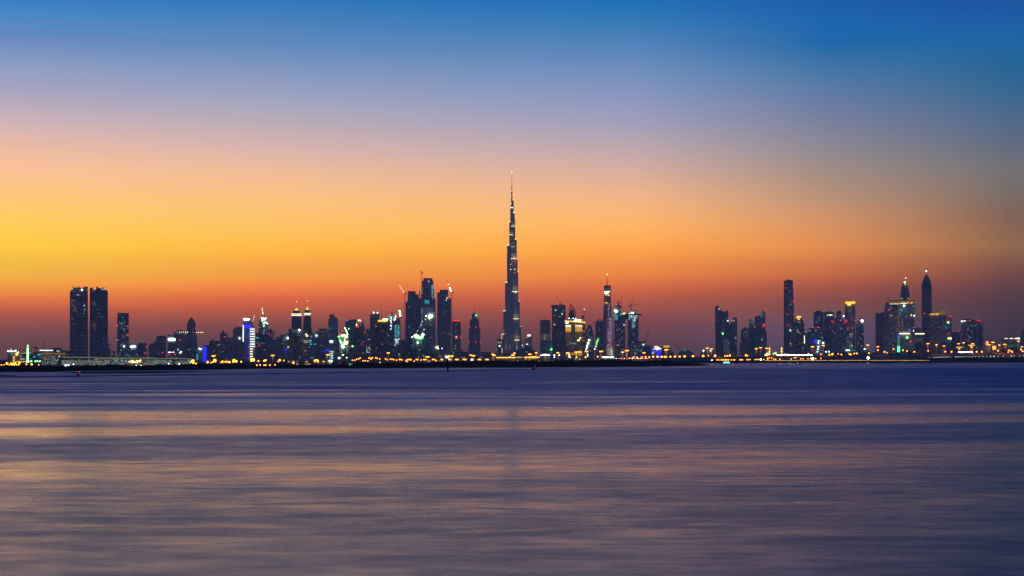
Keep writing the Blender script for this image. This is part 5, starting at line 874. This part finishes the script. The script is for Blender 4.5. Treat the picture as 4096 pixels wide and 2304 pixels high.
# ------------------------------------------------------------------ vehicles on the roads, lined up to stand in for long light trails
def vehicle(kind, px, D, z, label, group, flip=False):
    s = thing('standin_coach' if kind == 'standin_coach' else 'car', label, 'bus' if kind == 'standin_coach' else 'car', (PX(px, D), D, z), group)
    if kind == 'standin_coach':
        b = Buf(); b.box((-5.8,-1.25,.5),(5.8,1.25,1.35), 'white'); b.box((-5.8,-1.25,2.95),(5.8,1.25,3.3), 'white'); link('body', b.mesh('body'), s)
        b = Buf()
        for k in range(6): b.box((-5.7+k*1.9,-1.2,1.36),(-3.95+k*1.9,1.2,2.94), 'road_white' if k % 2 else 'white_sign')
        link('lit_windows', b.mesh('lit_windows'), s)  # glowing panes stand in for the white light trail
        ws, wr = (-4, 3.6), .5
        heads = [(-5.9, 'road_white')]
    else:
        b = Buf(); b.prism([(-2.1,.35),(2.1,.35),(2.15,.8),(1.3,.95),(.6,1.45),(-.9,1.45),(-1.5,.95),(-2.1,.85)], -.85, .85, 'car_dark'); link('body', b.mesh('body'), s)
        ws, wr = (-1.3, 1.3), .33
        heads = [(-2.15, 'road_white' if not flip else 'tail'), (2.15, 'tail')] if group.startswith('red') else [(-2.15, 'road_white'), (2.15, 'tail')]
    for x in ws:
        for y in (-.8, .8):
            b = Buf(); n = 10
            b.prism([(x+wr*math.cos(2*math.pi*i/n), wr+wr*math.sin(2*math.pi*i/n)) for i in range(n)], y-.12, y+.12, 'rubber'); link('wheel', b.mesh('wheel'), s)
    for x, m in heads:
        for y in (-.7, .7): b = Buf(); b.lathe(x, y, [(.1,.5),(.26,.62),(.26,.82),(.1,.95)], m, 6); link('headlight' if m == 'road_white' else 'tail_light', b.mesh('light'), s)
def lab_row(i, n, what): return f"{what}, {ORD[i]} of {n} from left"
for i in range(7): px = 3117+i*20.2; Dc, zc = crest(px); vehicle('standin_coach', px, Dc, zc+.06, lab_row(i, 'seven', 'white light trail stand-in bus below the tall plain tower'), 'white light trail stand-in coaches nose to tail')
for i in range(3): px = 3842+i*19; Dc, zc = crest(px); vehicle('standin_coach', px, Dc, zc+.06, lab_row(i, 'three', 'white light trail stand-in bus before the helipad tower'), 'white light trail stand-in coaches before the helipad tower')
for i in range(12): px = 2470+i*10.6; vehicle('car', px, 3330, PZ(1435.4, 3330), lab_row(i, 'twelve', 'red light trail stand-in car below the bridge towers'), 'red light trail stand-in cars in a tight queue', i % 3 == 1)
q = Buf(); q.box((PX(2380,3330),3322,GZ-.2),(PX(2640,3330),3340,PZ(1435.4,3330)-.02), 'concrete'); ro = link('overpass', q.mesh('overpass')); ro['label'] = 'low concrete overpass carrying the red light trail stand-in cars'; ro['category'] = 'bridge'
for i, (x, y) in enumerate([(2545,1443)]): pass

# ------------------------------------------------------------------ mangroves, shrubs, trees
def foliage(b, cx, cy, cz, rx, ry, rz, n, s, mat='leaf'):
    for _ in range(n):
        a = random.uniform(0, 2*math.pi); u_ = random.uniform(-1, 1); r = random.random()**.35; q_ = math.sqrt(1-u_*u_)
        x, y, z = cx+rx*r*q_*math.cos(a), cy+ry*r*q_*math.sin(a), cz+rz*r*u_
        v1 = Vector((random.uniform(-1,1), random.uniform(-.5,.5), random.uniform(-1,1))).normalized()*s*random.uniform(.5,1.2)
        v2 = v1.cross(Vector((random.uniform(-1,1), random.uniform(-1,1), random.uniform(-1,1)))).normalized()*s*random.uniform(.4,.9)
        p = Vector((x, y, z)); b.add([tuple(p-v1), tuple(p+v2), tuple(p+v1), tuple(p-v2)], [(0,1,2,3)], mat)
def belt(name, label, tops, dfun, x0, x1, step, gz=0.9, rows=3, gap=7, s=.8, n=22):
    b = Buf(); px = x0
    while px < x1:
        yt = interp(tops, px)
        for r in range(rows):
            D = dfun(px)+4+r*gap+random.uniform(-1.5, 1.5); top = PZ(yt+random.uniform(-1.2, 2.4)+(1.5 if r == 0 else 0), D); h = top-gz
            if h < .8: continue
            if r == 0: h *= random.uniform(.5, .95)
            X = PX(px+random.uniform(-3, 3), D); w = step*D/F*.95
            b.lathe(X, D, [(w*.7,gz-.4),(w*1.0,gz+h*.35),(w*.8,gz+h*.7),(w*.25,gz+h*.9)], 'leaf', 6)
            foliage(b, X, D, gz+h*.6, w*1.25, w, h*.46, n, s)
        px += step*random.uniform(.7, 1.3)
    o = link(name, b.mesh(name), kind='stuff'); o['label'] = label; o['category'] = 'mangroves'
TOPS = [(-300,1462),(0,1461.5),(100,1463.5),(200,1462),(240,1464.5),(300,1461),(400,1461),(449,1456.5),(512,1463),(570,1462),(622,1457),(700,1458),(790,1454.5),(850,1454),(909,1458.5),(954,1463),(998,1466),(1060,1465),(1140,1465.5),(1185,1460),(1240,1462.5),(1330,1466),(1355,1464),(1365,1456),(1372,1450.5),(1382,1458),(1392,1461),(1408,1455),(1430,1451),(1520,1452),(1560,1449.5),(1650,1447),(1700,1452.5),(1750,1447.5),(1850,1443.5),(1880,1442),(2010,1439.5),(2050,1443),(2110,1441),(2150,1441.5),(2180,1445.5),(2230,1437.5),(2290,1438),(2303,1441),(2340,1437.5),(2368,1438),(2387,1434.5),(2450,1434.5),(2520,1436),(2560,1442),(2590,1440),(2615,1437),(2660,1436.5),(2680,1441),(2700,1447),(2740,1450),(2790,1454),(2820,1459),(2838,1461.5)]
SD = lambda px: interp([(x, CAM_H*F/(y-HORIZ)) for x, y in shore], px)
belt('mangrove_belt', 'long black belt of mangroves along the near shore, left half', TOPS, SD, -250, 1040, 9)
belt('mangrove_belt', 'taller black belt of mangroves along the near shore, centre to spit', TOPS, SD, 1040, 2832, 9)
belt('bank_shrubs', 'dark shrubs covering the bank below the white lamp row', [(3690,1436),(3720,1430),(3760,1431),(3850,1429.5),(4096,1427),(4600,1427)], lambda px: shoreD(px)+50, 3700, 4250, 7, gz=PROM+1, rows=2, s=1.2, n=18)
belt('bank_shrubs', 'patchy low shrubs along the promenade below the onion domed tower', [(2860,1441),(3300,1438),(3330,1434),(3360,1437),(3420,1435),(3500,1438),(3700,1436)], lambda px: shoreD(px)+40, 2900, 3700, 26, gz=PROM, rows=1, s=1.0, n=14)
def tree(px, D, ytop, wpx, label, gz=None):
    gz = groundz(px, D) if gz is None else gz; k = D/F
    s = thing('tree', label, 'tree', (PX(px, D), D, gz), 'dark trees along the highway'); h = PZ(ytop, D)-gz; w = wpx*k/2
    b = Buf(); b.lathe(0, 0, [(.5,0),(.3,h*.5),(.15,h*.8)], 'bark', 6)
    for j in range(5):
        a = j*1.3; b.bar((0,0,h*.4),(w*.6*math.cos(a), w*.6*math.sin(a), h*(.6+.06*j)), .25, 'bark')
    link('trunk', b.mesh('trunk'), s); b = Buf()
    for j in range(6): foliage(b, random.uniform(-w,w)*.55, random.uniform(-w,w)*.4, h*random.uniform(.55,.85), w*.6, w*.6, h*.2, 55, .9)
    foliage(b, 0, 0, h*.68, w, w*.8, h*.3, 160, 1.0); link('crown', b.mesh('crown'), s)
TREES = [(3335,1424,14),(3358,1423,16),(3403,1421,14),(3345,1408,22),(3372,1405,26),(3440,1408,24),(3462,1404,22),(3488,1407,24),(3500,1409,20),(3565,1412,26),(3590,1410,24),(3640,1404,20),(3700,1400,24),(3726,1398,26),(3752,1400,24),(3790,1396,26),(3815,1398,24),(3860,1393,22),(3925,1397,20),(4012,1397,24),(4040,1396,24),(4062,1398,20),(4090,1412,18)]
byn = {}
for q in TREES: byn.setdefault(nick_for(q[0]), []).append(q)
for nk, ls in byn.items():
    for i, (x, y, w) in enumerate(ls):
        near = (x, y) in ((3335,1424),(3358,1423),(3403,1421))
        tree(x, shoreD(x)+66 if near else crest(x)[0]+75, y, w, ('dark round tree on the bank' if near else 'dark bushy tree behind the highway')+(f', {ORD[i]} from left before the {nk}' if len(ls) > 1 else f' before the {nk}'))
tree(1374, 1900, 1449, 12, 'lone black tree rising above the mangroves left of centre', GZ)

# ------------------------------------------------------------------ on the water
mf = Buf()
for pts in ([(225,1490),(300,1487.6),(500,1486.6),(700,1485.8),(860,1485.6),(720,1489.5),(640,1492),(500,1493),(330,1493.5)], [(-300,1500.5),(30,1502),(82,1503.2),(30,1504.8),(-300,1504.8)]):
    w_ = [wat(x, y) for x, y in pts]; n = len(w_); cxm = sum(p[0] for p in w_)/n; cym = sum(p[1] for p in w_)/n
    mf.add([(x, y, -.1) for x, y in w_]+[(cxm+(x-cxm)*.85, cym+(y-cym)*.8, .22) for x, y in w_], [tuple(range(2*n-1, n-1, -1))[::-1]]+[(i, (i+1)%n, (i+1)%n+n, i+n) for i in range(n)], 'mud')
link('mud_flat', mf.mesh('mud_flat'), kind='structure')
def boom(label, pts):
    r = Bld('floating_boom', label, 'floating boom', 1000, 2048, gz=0); r.root.location = (0, 0, 0); r.root.rotation_euler = (0,0,0)
    P = [Vector((*wat(x, y), .18)) for x, y in pts]; fb = Buf(); rp = Buf()
    for p, q_ in zip(P, P[1:]):
        n = int((q_-p).length/3.2)
        for i in range(n):
            a = p.lerp(q_, (i+.04)/n); c = p.lerp(q_, (i+.96)/n); fb.bar(a, c, .42, 'rubber')
        rp.bar(p, q_, .08, 'rubber')
    link('floats', fb.mesh('floats'), r.root, kind='stuff'); link('rope', rp.mesh('rope'), r.root)
boom('long thin black floating boom crossing the water from the left edge to the dark pile', [(-200,1511),(0,1509.3),(250,1507),(512,1503),(800,1499.5),(1024,1496.5),(1250,1493),(1500,1489.5),(1786,1486.5)])
boom('thin floating boom running right from the dark pile toward the spit', [(1795,1486),(1950,1481.5),(2120,1477.5),(2300,1472.5),(2480,1468.5),(2600,1466.8)])
D = CAM_H*F/(1486.5-HORIZ); s = Bld('mooring_pile', 'tall dark mooring pile with a thin ladder pole in the water', 'pile', D, 1790.5, gz=0)
s.one('pile', lambda b: b.lathe(0, 0, [(.72,-.5),(.66,3),(.62,s.z(1441)),(.62,s.z(1438))], 'rubber', 10)); s.one('cap', lambda b: b.lathe(0, 0, [(.85,s.z(1441)),(.85,s.z(1439.5))], 'rust', 10))
s.one('ladder', lambda b: [b.bar((s.x(1795.5),-.2,0),(s.x(1795.5),-.2,s.z(1443)),.12,'steel'), b.bar((s.x(1797.5),-.2,0),(s.x(1797.5),-.2,s.z(1443)),.12,'steel')]+[b.bar((s.x(1795.5),-.2,.6+i*.8),(s.x(1797.5),-.2,.6+i*.8),.09,'steel') for i in range(10)])
def platform(x0, x1, yt, yw, red, label):
    D = CAM_H*F/(yw-HORIZ); s = Bld('marker_platform', label, 'buoy', D, (x0+x1)/2, gz=0); w = s.x(x1)-s.x(x0); h = s.z(yt)
    s.one('float', lambda b: b.lathe(0, 0, [(w*.46,-.2),(w*.56,.1),(w*.52,.45)], 'rubber', 12))
    s.one('housing', lambda b: [b.box((-w*.36,-w*.3,.45),(w*.36,w*.3,h*.62), 'steel'), b.box((-w*.4,-w*.34,h*.62),(w*.4,w*.34,h*.68), 'white')])
    s.one('cage', lambda b: [b.bar((a*w*.32,c*w*.26,h*.68),(a*w*.28,c*w*.22,h*.95),.09,'steel') for a in (-1,1) for c in (-1,1)]+[b.box((-w*.33,-w*.27,h*.95),(w*.33,w*.27,h), 'steel')])
    s.lamp(red[0], red[1], 'red', .28, 'beacon_lamp', -w*.3)
platform(303, 319, 1489, 1506.5, (318,1487.6), 'square dark marker platform with a red lamp on the water at left')
platform(2125, 2144, 1465.5, 1480, (2139.5,1464), 'square marker platform with a red lamp on the water near centre')
def buoy(x, yt, yw, label, lamp='red'):
    D = CAM_H*F/(yw-HORIZ); s = Bld('buoy', label, 'buoy', D, x, gz=0); h = s.z(yt)
    s.one('body', lambda b: b.lathe(0, 0, [(.3,-.2),(.42,.1),(.36,.4),(.12,.6),(.08,h)], 'rust' if lamp else 'rubber', 8))
    if lamp: s.lamp(x, yt, lamp, .2, 'beacon_lamp', 0)
buoy(728, 1493, 1499.5, 'small red buoy with a red lamp on the boom line at left'); buoy(1685, 1481, 1487, 'small red buoy left of the dark mooring pile')
buoy(2111, 1474, 1479.5, 'small red buoy just left of the central marker platform'); buoy(2473, 1466.5, 1471.5, 'small red buoy off the mangroves right of centre'); buoy(2388, 1468, 1473, 'thin dark stake buoy without a lamp right of centre', None)
s = Bld('marker_hut', 'small pale framed hut standing at the water edge of the spit', 'hut', SD(2636)-4, 2636.5, gz=0)
s.one('frame', lambda b: [b.box((a,-.1,0),(a+.25,.1,2.9), 'white') for a in (-1.5,-.1,1.25)]+[b.box((-1.6,-1.2,2.9),(1.6,1.2,3.1), 'white'), b.box((-1.5,.1,1.2),(1.5,.3,1.5), 'white')]); s.one('wall', lambda b: b.box((-1.4,.35,0),(1.4,1.0,2.85), 'steel'))
D = CAM_H*F/(1457-HORIZ); s = Bld('boat', 'small boat with glowing green white cabin lights off the end of the spit', 'boat', D, 2903, gz=0)
s.one('hull', lambda b: b.prism([(s.x(2886),.1),(s.x(2919),.1),(s.x(2924),1.7),(s.x(2884),1.3)], -2.2, 2.2, 'steel'))
s.one('cabin', lambda b: b.box((s.x(2892),-1.7,1.5),(s.x(2918),1.7,2.3), 'white')); s.one('lit_windows', lambda b: b.prism([(s.x(2893),2.31),(s.x(2919),2.31),(s.x(2917),4.4),(s.x(2896),4.4)], -1.6, 1.6, 'teal'))
s.one('roof', lambda b: b.box((s.x(2895),-1.8,4.42),(s.x(2919),1.8,4.7), 'white')); s.one('light_band', lambda b: b.box((s.x(2890),-1.9,1.55),(s.x(2921),-1.75,2.25), 'cyan'))
